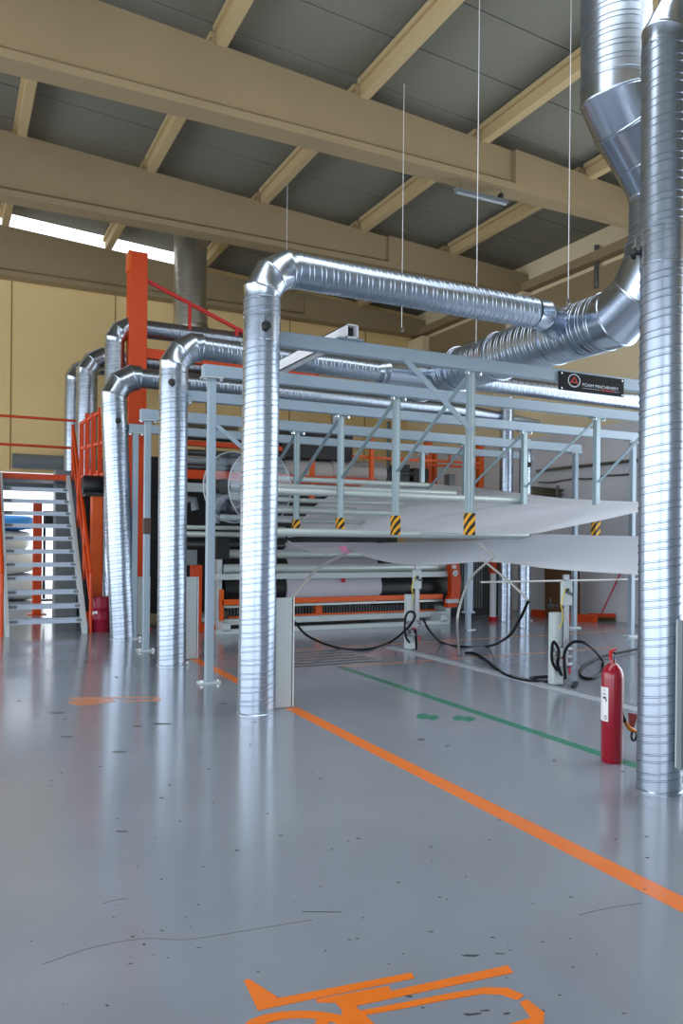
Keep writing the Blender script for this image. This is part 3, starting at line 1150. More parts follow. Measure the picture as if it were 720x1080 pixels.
rod('curved_rod', 'grey curved tube arching from the floor up over the foam sheet edge', [gnd(484, 690, .0), ata(482, 660, 5.3), ata(485, 638, 5.3), ata(497, 609, 5.3), ata(521, 587, 5.3)], .014, M['conduit'], 'tube')
rod('straight_rod', 'thin grey rod leaning down right below the foam sheet edge', [ata(505, 573, 5.35), ata(521, 587, 5.33)], .014, M['conduit'], 'tube')
rod('straight_rod', 'thin grey rod sloping down to a black cable right of the curved tube', [ata(508, 590, 5.45), ata(535, 612, 5.5), ata(557, 633, 5.5)], .013, M['conduit'], 'tube')
rod('straight_rod', 'grey rod sloping from the pink tape down to the front guard plate', [atb(366, 583, 10.9), atb(335, 600, 9.8), atb(303, 637, 8.0)], .02, M['conduit'], 'tube')
rod('crossbar', 'thin horizontal grey bar under the sheets at the far right', [(6.95, 9.4, .90), (8.5, 9.4, .90), (10.3, 9.4, .90)], .016, M['conduit'], 'bar', k=2)

# ------------------------------------------------------------------ floor rail and edge-guide stands
RL = thing('floor_rail', 'flat pale strip fixed to the floor carrying the two sensor stands', 'rail', (5.6, 7, 0))
make('strip', MB().box((5.48, 3.6, 0), (5.62, 9.6, .010), .002), M['railstrip'], RL)
make('upstand', MB().box((5.608, 3.6, .010), (5.62, 9.6, .020)), M['grey'], RL)
make('black_tape', MB().prism([gnd(601, 724, .013), gnd(607, 725, .013), gnd(611, 719.5, .013), gnd(605, 718, .013)], (0, 0, .002)), M['black'], RL)


def stand(label, base, s, grp):
    x, y = base
    o = thing('sensor_stand', label, 'stand', (x, y, 0), grp)
    make('column', MB().box((x - .075, y - .05, .012), (x + .05, y + .05, .76), .006), M['lightgrey'], o)
    ar = MB()
    ar.box((x + .02, y - .085, .38), (x + .09, y - .05, 1.16), .004)
    ar.prism([(x + .02, y - .086, .38), (x + .09, y - .086, .38), (x + .09, y - .086, .3), (x - .02, y - .086, .2), (x - .02, y - .086, .27)], (0, .03, 0))
    make('sliding_arm', ar, M['steel'], o)
    h = make('sensor_head', MB().box((x - .02, y - .12, .84), (x + .10, y - .06, 1.10), .008), M['lightgrey'], o)
    make('sensor_lens', MB().lathe([(.02, 0), (.02, .012), (.012, .014)], (x + .03, y - .12, 1.0), (0, -1, 0), 12), M['black'], h)
    make('clamp_lever', MB().bar((x + .0, y - .13, .99), (x + .10, y - .13, .95), .02, .02), M['darkroller'], h)
    vb = MB()
    for zz in (.22, .30, .38):
        for xx in (-.10, .10):
            vb.lathe([(.0, -.03), (.026, -.03), (.026, .03), (.0, .03)], (x + xx * .8, y - .09, zz), XA, 12)
    vb.box((x - .06, y - .11, .2), (x + .06, y - .06, .40), .006)
    make('valve_block', vb, M['steel'], o)
    make('valve_fitting', MB().lathe([(.012, 0), (.012, .02), (.016, .025), (.016, .035)], (x - .02, y - .11, .30), (0, -1, 0), 10), M['magenta'], o)
    make('valve_fitting', MB().lathe([(.012, 0), (.012, .09)], (x + .085, y - .10, .13), (0, 0, 1), 10), M['magenta'], o)
    make('signal_wire', MB().tube(curve([(x + .0, y - .12, 1.02), (x - .07, y - .14, .86), (x - .03, y - .12, .72), (x - .06, y - .10, .6)], 5), .006, 6), M['yellowcable'], o)
    hd = MB()
    hd.lathe([(.0, 0), (.022, 0), (.022, .07), (.0, .07)], (x - .14, y - .02, .83), XA, 12)
    hd.tube([(x - .08, y - .02, .83), (x + .03, y - .02, .81)], .012, 8)
    hd.tube([(x - .11, y - .02, .84), (x - .11, y - .02, .92)], .006, 8)
    if s:
        make('clamp_handle', hd, M['black'], o)
    return o


stand('white sensor stand on the floor rail under the middle of the lower sheet', (5.69, 9.28), 0, 'edge sensor stands on the floor rail')
stand('white sensor stand on the floor rail nearer the red extinguisher', (5.72, 6.40), 1, 'edge sensor stands on the floor rail')


def cable(label, pts, r=.016):
    o = make('cable', MB().tube(curve(pts, 8), r, 8), M['rubber'], None, 60)
    return tag(o, label, 'cable', 'black cables on the floor')


g_ = lambda x, y, z=.016: gnd(x, y, z)
cable('black cable looping on the floor from the front guard plate to the farther sensor stand',
      [atb(309, 654, 9.8), atb(325, 671, 9.6), g_(355, 683), g_(385, 685), g_(410, 678), atb(428, 664, 9.15), atb(437, 652, 9.1), atb(436, 646, 9.1), atb(430, 646, 9.1), atb(427, 655, 9.1), atb(428, 672, 9.1), g_(436, 682), g_(439, 683.5), atb(438, 664, 9.15)])
cable('black cable from the farther stand along the floor to the thin sloping rod',
      [atb(446, 652, 9.0), atb(452, 664, 8.9), g_(466, 678), g_(487, 682), g_(515, 681.5), ata(535, 672, 5.6), ata(547, 655, 5.55), ata(557, 634, 5.5)])
cable('black cable lying on the floor between the curved tube and the nearer stand',
      [g_(490, 688.5), g_(500, 689), g_(512, 696), g_(530, 710), g_(550, 717), g_(575, 719), g_(590, 716), g_(583, 713.5), g_(560, 715), g_(570, 719), g_(592, 719), atb(588, 700, 6.25), atb(589, 686, 6.25), atb(584, 677, 6.25), atb(582, 684, 6.25), atb(583, 700, 6.25), g_(594, 716)])
cable('black cable looping from the nearer stand to behind the foreground duct',
      [atb(596, 716, 6.2), atb(595, 700, 6.2), atb(596, 686, 6.2), atb(605, 677, 6.15), atb(620, 680, 6.1), g_(634, 695, .05), g_(636, 706), g_(626, 715), g_(614, 714), g_(612, 707), g_(622, 698), g_(640, 691, .03), g_(672, 684.5, .03)])

# ------------------------------------------------------------------ fire extinguisher
ex = gnd(646, 806)
ex = V3((ex.x + .04, ex.y + .05, 0))
EX = thing('fire_extinguisher', 'tall crimson fire extinguisher standing on the floor beside the foreground duct', 'fire extinguisher', ex)
er = .073
make('cylinder', MB().lathe([(0, 0), (er * .9, 0), (er, .012), (er, .575), (er * .97, .60), (er * .82, .635), (er * .5, .665), (er * .28, .675), (er * .25, .70), (0, .70)], ex, (0, 0, 1), 40), M['crimson'], EX, 40)
vv = MB()
vv.lathe([(.014, .69), (.018, .70), (.018, .735), (.012, .74)], ex, (0, 0, 1), 14)
vl = make('valve', vv, M['steel'], EX, 40)
hb = MB()
hb.bar(ex + V3((-.012, -.0, .70)), ex + V3((-.018, -.0, .755)), .022, .016)
hb.bar(ex + V3((-.022, -.0, .755)), ex + V3((.026, -.0, .765)), .020, .010)
make('carry_handle', hb, M['red'], vl)
make('squeeze_lever', MB().bar(ex + V3((-.002, -.01, .70)), ex + V3((.004, -.01, .75)), .014, .014), M['black'], vl)
make('safety_pin', MB().tube([ex + V3((.0, -.005, .728)), ex + V3((.045, -.01, .728))], .0025, 6), M['chrome'], vl)
# hose and horn
hs = [ex + V3((er * .6, .0, .60)), ex + V3((er + .015, .01, .50)), ex + V3((er + .012, .0, .36)), ex + V3((er + .05, -.02, .26)), ex + V3((er + .10, -.03, .215))]
hs = [ex + V3((.02, .03, .70)), ex + V3((.085, .05, .62)), ex + V3((.082, .03, .42)), ex + V3((.088, -.0, .33)), ex + V3((.11, -.015, .26))]
make('hose', MB().tube(curve(hs, 6), .010, 10), M['rubber'], EX, 60)
gp = ex + V3((.108, -.014, .265))
gh = make('discharge_grip', MB().tube([gp, gp + V3((.03, -.008, -.045)), gp + V3((.075, -.018, -.07))], [.012, .017, .014], 12), M['brass'], EX, 60)
tl = MB()
tl.tube(curve([gp + V3((.045, -.018, -.07)), gp + V3((.04, -.02, -.11)), gp + V3((.06, -.02, -.13)), gp + V3((.085, -.02, -.11)), gp + V3((.085, -.02, -.07))], 5), .008, 8)
make('trigger_loop', tl, M['black'], gh, 60)
hn = MB()
hn.lathe([(.012, 0), (.018, .02), (.032, .09), (.034, .10), (.03, .10)], gp + V3((.06, .0, -.05)), (.25, .1, 1), 20)
make('horn', hn, mat('horn_red_brown', srgb(150, 58, 52), .5), gh, 60)
# label wrapped on the cylinder, facing left of camera
lb = MB()
va, vb_ = [], []
n = 10
aim = math.atan2(-ex.y, -ex.x)
rr = er + .0008
for k in range(n + 1):
    t = aim - .35 - 1.2 * k / n
    va.append((ex.x + rr * math.cos(t), ex.y + rr * math.sin(t), .285))
    vb_.append((ex.x + rr * math.cos(t), ex.y + rr * math.sin(t), .515))
lb.add(va + vb_, [(k, k + 1, n + 1 + k + 1, n + 1 + k) for k in range(n)])
lo = make('label_sticker', lb, M['label'], EX, 60)


def wrapbox(mb, t0, t1, z0, z1):
    r_ = er + .0016
    q = 4
    v = []
    for z in (z0, z1):
        for k in range(q + 1):
            t = aim - t0 - (t1 - t0) * k / q
            v.append((ex.x + r_ * math.cos(t), ex.y + r_ * math.sin(t), z))
    mb.add(v, [(k, k + 1, q + 1 + k + 1, q + 1 + k) for k in range(q)])


pr = MB()
wrapbox(pr, .72, .77, .485, .505)
wrapbox(pr, .55, .95, .442, .452)
wrapbox(pr, .50, .62, .420, .44)
wrapbox(pr, .62, .9, .436, .441)
for k in range(12):
    t = 2 * PI * k / 12
    wrapbox(pr, .62 + .12 * math.cos(t) - .03, .62 + .12 * math.cos(t) + .03, .312 + .012 * math.sin(t) - .003, .312 + .012 * math.sin(t) + .003)
make('label_print', pr, mat('label_ink', srgb(50, 46, 70), .6), lo)
pr = MB()
wrapbox(pr, .55, .98, .466, .472)
make('label_stripe', pr, mat('label_red_ink', srgb(150, 40, 60), .6), lo)

# ------------------------------------------------------------------ stairs, platform and handrails
ST = thing('metal_stairs', 'grey open-riser metal stairs with red-orange handrails at far left', 'stairs', (1.3, 12.8, 0))
NS, rise = 12, .2145
b0s, b1s = 12.85, 15.0
aL, aR = .80, 1.92
for k in range(1, NS):
    bb = b0s + (b1s - b0s) * k / NS
    z = rise * k
    t = MB()
    t.box((aL + .03, bb, z - .035), (aR - .03, bb + .24, z - .028))
    t.box((aL + .03, bb - .004, z - .068), (aR - .03, bb, z + .004))
    t.box((aL + .03, bb + .24, z - .05), (aR - .03, bb + .244, z))
    q = int((aR - aL - .06) / .07)
    for i in range(q + 1):
        xx = aL + .03 + (aR - aL - .06) * i / q
        t.box((xx - .003, bb, z - .028), (xx + .003, bb + .24, z))
    td = make('tread', t, M['tread'], ST)
    make('tread_bracket', MB().box((aL + .03, bb - .008, z - .048), (aL + .16, bb - .004, z - .004)), M['grey'], td)
    make('tread_bracket', MB().box((aR - .10, bb - .008, z - .048), (aR - .03, bb - .004, z - .004)), M['grey'], td)
for a in (aL, aR):
    s = MB()
    s.prism([(a - .025, b0s - .10, 0), (a - .025, b0s + .16, 0), (a - .025, b1s + .05, rise * NS - .19), (a - .025, b1s + .05, rise * NS + .03), (a - .025, b1s - .12, rise * NS + .03), (a - .025, b0s - .10, .10)], (.05, 0, 0))
    make('stringer', s, M['lightgrey'], ST)


def railrun(a, name):
    m = MB()
    up = [(.95, .03), (.5, .026)]
    for h, r in up:
        m.tube([(a, b0s - .05, h * .55 if False else h), (a, b1s, rise * NS + h)], r, 10)
    for k in range(4):
        f = k / 3
        bb = b0s - .05 + (b1s - b0s + .05) * f
        z = rise * NS * f
        m.tube([(a, bb, max(0, z - .05)), (a, bb, z + .95)], .026, 10)
    return make(name, m, M['redorange'], ST, 40)


railrun(aR + .08, 'handrail')
railrun(aL - .08, 'handrail')

PT = thing('platform', 'raised grey platform with red-orange guard rails above the stairs', 'platform', (1, 15.6, 0))
zp = 2.57
make('deck', MB().box((-3, 15.02, zp - .06), (2.75, 16.3, zp - .005)), M['grey'], PT)
make('edge_beam', MB().box((-3, 15.0, zp - .05), (aR + .05, 15.04, zp + .05)), M['redorange'], PT)
make('edge_beam', MB().box((-3, 16.3, zp - .16), (2.75, 16.38, zp + .06)), M['grey'], PT)
gr_ = MB()
for h in (.65, 1.18):
    gr_.tube([(-3, 16.0, zp + h), (2.2, 16.0, zp + h)], .026, 10)
for a in (-2.4, -1, .4):
    gr_.tube([(a, 16.0, zp), (a, 16.0, zp + 1.18)], .026, 10)
make('guard_rail', gr_, M['redorange'], PT, 40)
# gate posts right of the stair head
gp_ = MB()
zz0 = zp - .1
gd = thing('safety_gate', 'red-orange barred safety gate at the stair head beside the ducts', 'gate', (2.4, 14.6, zp - .1))
for xp, yt, yb, b in ((91.5, 436, 505, 13.95), (98, 435, 510, 13.85), (105, 430, 512, 13.75), (111.5, 431, 515, 13.65), (85.5, 446, 512, 14.05)):
    q0, q1 = atb(xp, yb, b), atb(xp, yt, b)
    make('upright', MB().box((q0.x - .035, b - .03, q0.z), (q0.x + .035, b + .03, q1.z)), M['redorange'], gd)
for yy0, yy1 in ((447, 431), (473, 466), (503, 500)):
    make('cross_rail', MB().bar(atb(85, yy0, 14.05), atb(112, yy1, 13.65), .05, .05), M['redorange'], gd)
make('kick_plate', MB().prism([atb(92, 495, 13.95), atb(108, 497, 13.72), atb(108, 508, 13.72), atb(92, 506, 13.95)], (0, .02, 0)), M['redorange'], gd)
# leg and motor under the platform
lg = thing('drive_column', 'orange square leg with black motor standing behind the third duct', 'leg post', (2.35, 13.9, 0))
make('column_body', MB().box((2.12, 13.55, 0), (2.30, 13.73, 2.22), .01), M['orange'], lg)
make('motor_housing', MB().lathe([(.0, 0), (.15, 0), (.17, .04), (.17, .36), (.14, .40), (.0, .40)], (1.98, 13.64, 2.36), XA, 20), M['black'], lg, 40)
make('motor_foot', MB().box((2.0, 13.5, 2.18), (2.32, 13.8, 2.24)), M['black'], lg)
UC = thing('dark_filler_box', 'added dark filler box under the platform behind the stair handrail', 'cabinet', (2.45, 15.4, 0))
make('box_body', MB().box((2.22, 15.2, .0), (2.9, 15.9, 2.3), .01), M['darkpanel'], UC)  # dark box added to blacken the gap and hide the bright pipe
make('box_front', MB().box((2.27, 15.185, .15), (2.6, 15.2, 2.1), .004), M['black'], UC)
make('orange_foot', MB().box((2.2, 15.1, 0), (2.5, 15.2, .12), .004), M['redorange'], UC)
# barrel
bp = gnd(106.5, 667)
BR = thing('barrel', 'crimson barrel on the floor between the stairs and the third duct', 'barrel', (bp.x, bp.y + .13, 0))
c0 = BR.location
make('drum_body', MB().lathe([(0, 0), (.135, 0), (.14, .01), (.135, .19), (.141, .2), (.135, .21), (.135, .37), (.141, .38), (.135, .39), (.138, .55), (.128, .56), (0, .56)], c0, (0, 0, 1), 28), M['barrel'], BR, 40)
make('torn_label', MB().prism([c0 + V3(p) for p in ((-.125, -.075, .33), (-.06, -.13, .34), (-.06, -.13, .29), (-.10, -.105, .30), (-.125, -.075, .27))], (.002, -.004, 0)), M['label'], BR)
tag(make('kick_board', MB().box((c0.x + .16, c0.y + .02, 0), (c0.x + .20, c0.y + .3, .78)), M['brown']), 'narrow brown board leaning beside the crimson barrel', 'board')
tag(make('bollard', MB().box((.60, 13.4, 0), (.68, 13.48, .78), .01), M['grey']), 'short grey post at the left picture edge beside the stairs', 'post')

# things seen through the doorway
OP = thing('steel_post', 'orange steel post with black boxes standing behind the stairs', 'post', (1.53, 16.24, 0))
make('post_shaft', MB().box((1.45, 16.16, .01), (1.61, 16.30, 2.15), .008), M['redorange'], OP)
make('foot_plate', MB().box((1.36, 16.08, 0), (1.70, 16.38, .012)), M['redorange'], OP)
make('control_box', MB().box((1.66, 16.15, 1.75), (2.1, 16.35, 2.0), .01), M['black'], OP)
make('cable_tray', MB().box((1.64, 16.2, .3), (1.68, 16.3, 2.0)), M['black'], OP)
FN = thing('mesh_fence', 'white wire mesh fence panel behind the stairs by the doorway', 'fence', (2, 16.9, 0))
fm = MB()
for k in range(13):
    a = 1.68 + k * .055
    fm.box((a - .004, 16.9, .25), (a + .004, 16.908, 1.75))
for k in range(9):
    fm.box((1.68, 16.9, .25 + k * .187), (2.36, 16.908, .258 + k * .187))
make('wire_mesh', fm, M['lightgrey'], FN)
ff = MB()
ff.box((1.64, 16.88, .0), (1.68, 16.92, 1.78)).box((2.34, 16.88, 0), (2.38, 16.92, 1.78)).box((1.64, 16.88, .2), (2.38, 16.92, .24))
make('fence_frame', ff, M['black'], FN)


def lumpy(lo, hi, amp, seed, n=14):
    rnd = random.Random(seed)
    cx, cyy, cz = [(a + b) / 2 for a, b in zip(lo, hi)]
    sx, syy, sz = [(b - a) / 2 for a, b in zip(lo, hi)]
    rr = []
    ph = [rnd.random() * 6 for _ in range(6)]
    for i in range(n + 1):
        t = -PI / 2 + PI * i / n
        ring = []
        for j in range(28):
            u = 2 * PI * j / 28
            p = 4.0
            cu, su, ct, st = math.cos(u), math.sin(u), math.cos(t), math.sin(t)
            f = lambda v: math.copysign(abs(v) ** .45, v)
            k = 1 + amp * math.sin(3 * u + ph[0] + 2 * t) + amp * .6 * math.sin(7 * u + ph[1] - 4 * t) + amp * .5 * math.sin(5 * t + ph[2] + 4 * u)
            ring.append((cx + sx * f(cu) * f(ct) * k, cyy + syy * f(su) * f(ct) * k, max(cz + sz * f(st) * k, lo[2])))
        rr.append(ring)
    return MB().rings(rr)


for i, (lab, lo, hi) in enumerate((('white wrapped bale outside the doorway, lowest of the pile', (-1.4, 19.6, 0), (2.1, 21.4, .62)),
                                   ('white wrapped bale outside the doorway, second from the floor', (-1.3, 19.7, .60), (1.9, 21.3, 1.16)),
                                   ('white wrapped bale outside the doorway, topmost under the blue tarpaulin', (-1.4, 19.7, 1.14), (1.8, 21.3, 1.66)))):
    tag(make('wrapped_bale', lumpy(lo, hi, .03, i), M['bale'], None, 60), lab, 'bale', 'wrapped bales outside the door')
tag(make('tarpaulin', lumpy((-1.5, 19.6, 1.64), (1.85, 21.3, 2.0), .05, 9), M['blue'], None, 60), 'crumpled blue tarpaulin on the white bales outside the doorway', 'tarpaulin')

# ------------------------------------------------------------------ red gantry column with sloping rail
GY = thing('gantry', 'tall red-orange steel column with a sloping rail behind the ducts', 'gantry', (2.73, 13.05, 0))
make('column', MB().box((2.59, 13.0, .02), (2.88, 13.25, 6.16), .006), M['redorange'], GY)
make('column_cap', MB().box((2.575, 12.99, 5.85), (2.62, 13.26, 6.16)), M['orange'], GY)
make('base_plate', MB().box((2.5, 12.9, 0), (2.98, 13.35, .02)), M['redorange'], GY)
make('arm_beam', MB().box((2.88, 13.05, 4.46), (6.0, 13.2, 4.62), .005), M['redorange'], GY)
make('sloping_rail', MB().bar((2.86, 13.08, 5.74), (4.9, 13.08, 4.97), .05, .055), M['red'], GY)
for xp, b in ((200, 13.08), (249.5, 13.08)):
    q = atb(xp, 330, b)
    zt_ = 5.74 + (q.x - 2.86) / 2.04 * -.77
    make('rail_post', MB().box((q.x - .025, b - .02, 4.62), (q.x + .025, b + .02, zt_)), M['red'], GY)

# ------------------------------------------------------------------ laminating machine
MC = thing('laminating_machine', 'long grey and orange foam machine with rollers behind the overhead frame', 'machine', (5.5, 12.6, 0))
b = 12.0


def zlev(y, bb, x=350):
    return atb(x, y, bb).z


def xat(x, bb, y=560):
    return atb(x, y, bb).x


def mbox(name, x0, x1, y0, y1, bb, dep, m, parent=MC, bev=.004):
    """box facing the camera side, levelled from the photo rows y0 (top) and y1 (bottom) at its middle"""
    xm = (x0 + x1) / 2
    a0, a1 = xat(x0, bb, (y0 + y1) / 2), xat(x1, bb, (y0 + y1) / 2)
    z1, z0 = zlev(y0, bb, xm), zlev(y1, bb, xm)
    return make(name, MB().box((a0, bb, max(z0, .0)), (a1, bb + dep, z1), bev), m, parent)


def mcyl(name, x0, x1, yc, rpx, bb, m, parent=MC, n=24):
    xm = (x0 + x1) / 2
    a0, a1 = xat(x0, bb, yc), xat(x1, bb, yc)
    z = zlev(yc, bb, xm)
    p = atb(xm, yc, bb)
    dist = (p - EYE).length
    r = rpx * p.y / (ray(xm, yc).y * F) if False else rpx * (p - EYE).dot(V3((-RC[2][0] * -1, RC[2][2], 0)).normalized()) / F
    return make(name, MB().lathe([(r * .9, 0), (r, .008), (r, a1 - a0 - .008), (r * .9, a1 - a0)], (a0, bb, z), XA, n), m, parent, 40)


make('back_panel', MB().box((2.9, 14.6, .1), (8.6, 14.7, 3.0)), M['darkpanel'], MC)
mbox('base_beam', 229, 474, 659.5, 666, 11.85, .12, M['lightgrey'])
mbox('base_beam', 229, 474, 649, 655, 12.15, .15, M['lightgrey'])
for a in (3.85, 7.9):
    make('base_tie', MB().box((a, 11.85, .05), (a + .12, 14.5, .17)), M['lightgrey'], MC)
mbox('end_plate', 229, 234, 590, 664, 12.2, .6, M['lightgrey'])
mbox('end_plate', 470, 475, 640, 664, 12.2, .6, M['lightgrey'])
mbox('orange_rail', 234, 467, 629.5, 635, 12.05, .06, M['orange'])
mbox('orange_rail', 241, 460, 646.5, 649.5, 12.3, .06, M['orange'])
mbox('orange_rail_post', 232, 236, 622, 655, 12.05, .06, M['orange'])
mbox('orange_upright', 333, 340, 636, 656, 12.35, .1, M['orange'])
mbox('orange_upright', 438, 443, 636, 652, 12.35, .1, M['orange'])
mbox('grey_strip', 236, 467, 635.5, 638, 12.1, .03, M['roller'])
mbox('lower_grille', 240, 465, 638, 648, 12.6, .05, M['darkpanel'])
gg = MB()
for k in range(70):
    a = 4.1 + k * .057
    gg.box((a, 12.58, .20), (a + .016, 12.6, .50))
make('grille_bars', gg, M['grey'], MC)
mcyl('fabric_roll', 296, 394, 619, 19, 12.55, M['fabric'])
mcyl('black_drum', 392, 480, 620, 17, 12.55, M['black'])
mcyl('black_drum', 232, 298, 620, 17, 12.55, M['black'])
tp = MB().prism([atb(x, y, 12.2) for x, y in ((357, 608), (364, 608), (364, 615), (360, 614), (360, 611))], (0, .01, 0))
make('red_tape', tp, M['magenta'], MC)
mbox('roller_plate', 228, 478, 604, 610, 12.0, .10, M['lightgrey'])
mcyl('machine_roller', 236, 478, 599, 4.6, 12.2, M['roller'])
mcyl('machine_roller', 238, 474, 584.5, 4.5, 12.5, M['roller'])
mcyl('machine_roller', 196, 300, 575, 3.5, 12.9, M['darkroller'])
mcyl('machine_roller', 196, 300, 564, 3.0, 12.9, M['roller'])
mcyl('machine_roller', 196, 300, 557, 2.2, 12.9, M['roller'])
mcyl('machine_roller', 230, 330, 547, 3.5, 12.6, M['lightgrey'])
# white web hanging between the rollers
wb = MB().prism([atb(297, 572, 13.0), atb(397, 572, 13.0), atb(398, 595, 12.7), atb(305, 597, 12.7)], (0, .02, 0))
make('foam_web', wb, M['fabric'], MC)
mbox('side_upright', 204.5, 213, 596, 665, 12.3, .25, M['redorange'])
mbox('side_foot', 200, 228, 659, 667, 12.25, .4, M['redorange'])
mbox('valve_cluster', 196, 208, 580, 596, 12.25, .2, M['grey'])
mbox('valve_cluster', 228, 242, 566, 590, 12.2, .25, M['black'])
# orange curved side plate on the right with emblem disc
sp = []
for x, y in ((474, 594), (483.5, 592), (486, 612), (485, 630), (481.5, 640), (472, 641), (472, 633), (475.5, 628), (476, 612)):
    sp.append(atb(x, y, 11.9))
make('side_plate', MB().prism(sp, (0, .12, 0)), M['redorange'], MC)
dp = atb(480, 604.5, 11.88)
ds = make('emblem_disc', MB().lathe([(.0, 0), (.055, 0), (.055, .01), (.0, .012)], dp, (0, -1, 0), 24), M['white'], MC)
st_ = MB()
for k in range(4):
    t = PI / 4 + k * PI / 2
    st_.bar(dp + V3((.012 * math.cos(t), -.014, .012 * math.sin(t))), dp + V3((.045 * math.cos(t), -.014, .045 * math.sin(t))), .014, .004, (0, 1, 0))
make('disc_cross', st_, M['darkroller'], ds)
mbox('white_cap', 477, 481, 596, 599.5, 11.86, .03, M['white'])
mbox('grey_bracket', 472, 484, 632, 636, 11.86, .08, M['lightgrey'])
# upper works
mbox('orange_beam', 196, 298, 467.5, 472.5, 12.9, .12, M['redorange'])
mbox('orange_beam', 196, 398, 500, 509, 12.9, .15, M['redorange'])
mbox('pale_beam', 196, 340, 512, 521, 13.0, .15, M['lightgrey'])
mbox('pale_beam', 196, 300, 455.5, 461.5, 13.2, .10, M['grey'])
mcyl('upper_roller', 196, 300, 464, 3, 13.3, M['darkroller'])
mcyl('upper_roller', 196, 300, 480, 3.4, 13.0, M['darkroller'])
mcyl('upper_roller', 196, 300, 488, 4, 13.0, M['grey'])
mcyl('upper_roller', 196, 300, 495, 3.4, 13.0, M['darkroller'])
mbox('chain_guide', 196, 252, 446, 453.5, 13.4, .06, mat('tan_chain', srgb(170, 150, 100), .7))
ch = MB()
for k in range(20):
    q = atb(198 + k * 2.7, 450, 13.38)
    ch.box((q.x, 13.37, q.z - .06), (q.x + .018, 13.39, q.z + .06))
make('chain_link', ch, M['darkroller'], MC)
mbox('black_cover', 298, 372, 446, 484, 13.0, .5, M['darkpanel'])
mcyl('wrapped_roll', 234, 346, 497, 14.5, 13.25, M['felt'], n=32)
mcyl('fabric_roll', 346, 402, 499, 13.0, 13.25, M['felt'], n=32)
mcyl('roll_spindle', 402, 436, 499, 3.5, 13.25, M['darkroller'])
for x0, x1, y0, y1 in ((404, 412, 494, 507), (418, 432, 490, 508), (436, 452, 494, 508)):
    mbox('drive_housing', x0, x1, y0, y1, 13.2, .3, M['black'])
mbox('orange_upright', 328, 332, 484, 526, 12.6, .08, M['orange'])
mbox('orange_upright', 391, 394.5, 458, 508, 12.7, .08, M['orange'])
mbox('orange_rail', 372, 455, 482.5, 485, 12.8, .05, M['orange'])
mbox('orange_rail', 455, 506, 490.5, 493, 13.6, .05, M['orange'])
mbox('orange_rail', 440, 506, 485.5, 488, 12.85, .05, M['orange'])
mbox('orange_upright', 450, 455.5, 458, 516, 13.6, .12, M['orange'])
mbox('orange_upright', 458, 461, 472, 516, 13.7, .10, M['orange'])
mbox('orange_upright', 505, 510.5, 462, 514, 13.6, .12, M['orange'])
mbox('grey_cabinet', 474, 480, 500, 512, 13.2, .2, M['grey'])
tbx = atb(480, 499, 13.4)
make('gauge_frame', MB().bar(atb(474, 474, 13.4), atb(493, 471, 13.4), .03, .03), M['orange'], MC)
make('gauge_frame', MB().bar(atb(474, 474, 13.4), atb(474, 488, 13.4), .03, .03), M['orange'], MC)
# clear plastic discs with hub arms
for xc, yc, r, bb in ((247, 514, .53, 11.3), (275, 514, .56, 11.0)):
    cc = atb(xc, yc, bb)
    dk = make('clear_disc', MB().lathe([(.0, 0), (r, 0), (r, .006), (.0, .006)], cc, (.25, -1, 0), 48), M['clear'], MC)
    rr_ = []
    ax = V3((.25, -1, 0)).normalized()
    uu = ax.orthogonal().normalized()
    ww = ax.cross(uu)
    make('disc_rim', MB().tube([cc + (uu * math.cos(2 * PI * k / 48) + ww * math.sin(2 * PI * k / 48)) * r for k in range(49)], .010, 6), mat('rim_plastic', srgb(190, 198, 204), .25), dk, 60)
cc = atb(232, 513, 11.3)
make('hub', MB().lathe([(.0, -.1), (.11, -.1), (.11, .12), (.0, .12)], cc, (.25, -1, 0), 20), M['darkroller'], MC)
make('hub_arm', MB().tube(curve([atb(228, 552, 11.3), atb(229, 535, 11.3), atb(236, 525, 11.3), atb(246, 523, 11.2)], 5), .05, 10), M['grey'], MC, 60)
make('hub_arm', MB().tube([atb(197, 527, 11.6), atb(204, 527, 11.6), atb(206, 538, 11.6)], .06, 10), M['grey'], MC, 60)

# dark enclosure right of the machine, below the sheets
DE = thing('dark_cabinet', 'dark slatted machine enclosure below the sheets right of the winder', 'cabinet', (9, 13, 0))
make('cabinet_body', MB().box((8.75, 13.1, 0), (10.4, 13.6, 1.25), .01), M['darkpanel'], DE)
sl = MB()
for k in range(16):
    sl.box((8.8 + k * .06, 13.09, .15), (8.82 + k * .06, 13.10, 1.15))
make('cabinet_slats', sl, M['grey'], DE)
for lab, x0, x1, yb, m in (('white post with red ends under the far side of the sheets', 517, 522, 655, 'white'),):
    q = gnd((x0 + x1) / 2, yb)
    o = thing('marker_post', lab, 'post', q)
    make('post_shaft', MB().box((q.x - .045, q.y - .04, .06), (q.x + .045, q.y + .04, .9), .004), M['white'], o)
    make('red_foot', MB().box((q.x - .06, q.y - .06, 0), (q.x + .06, q.y + .06, .08), .004), M['red'], o)
    make('red_cap', MB().box((q.x - .06, q.y - .05, .9), (q.x + .06, q.y + .05, 1.2), .004), M['redorange'], o)
q = gnd(493.5, 664)
o = thing('support_leg', 'pale grey collared leg right of the orange side plate', 'leg post', q)
make('upper_tube', MB().box((q.x - .06, q.y - .05, .3), (q.x + .06, q.y + .05, 1.25), .005), M['frame'], o)
make('inner_tube', MB().box((q.x - .04, q.y - .035, .0), (q.x + .04, q.y + .035, .3), .004), M['frame'], o)
make('collar_plate', MB().box((q.x - .09, q.y - .07, .28), (q.x + .09, q.y + .07, .31)), M['frame'], o)
make('foot_plate', MB().box((q.x - .09, q.y - .09, 0), (q.x + .09, q.y + .09, .012)), M['steel'], o)

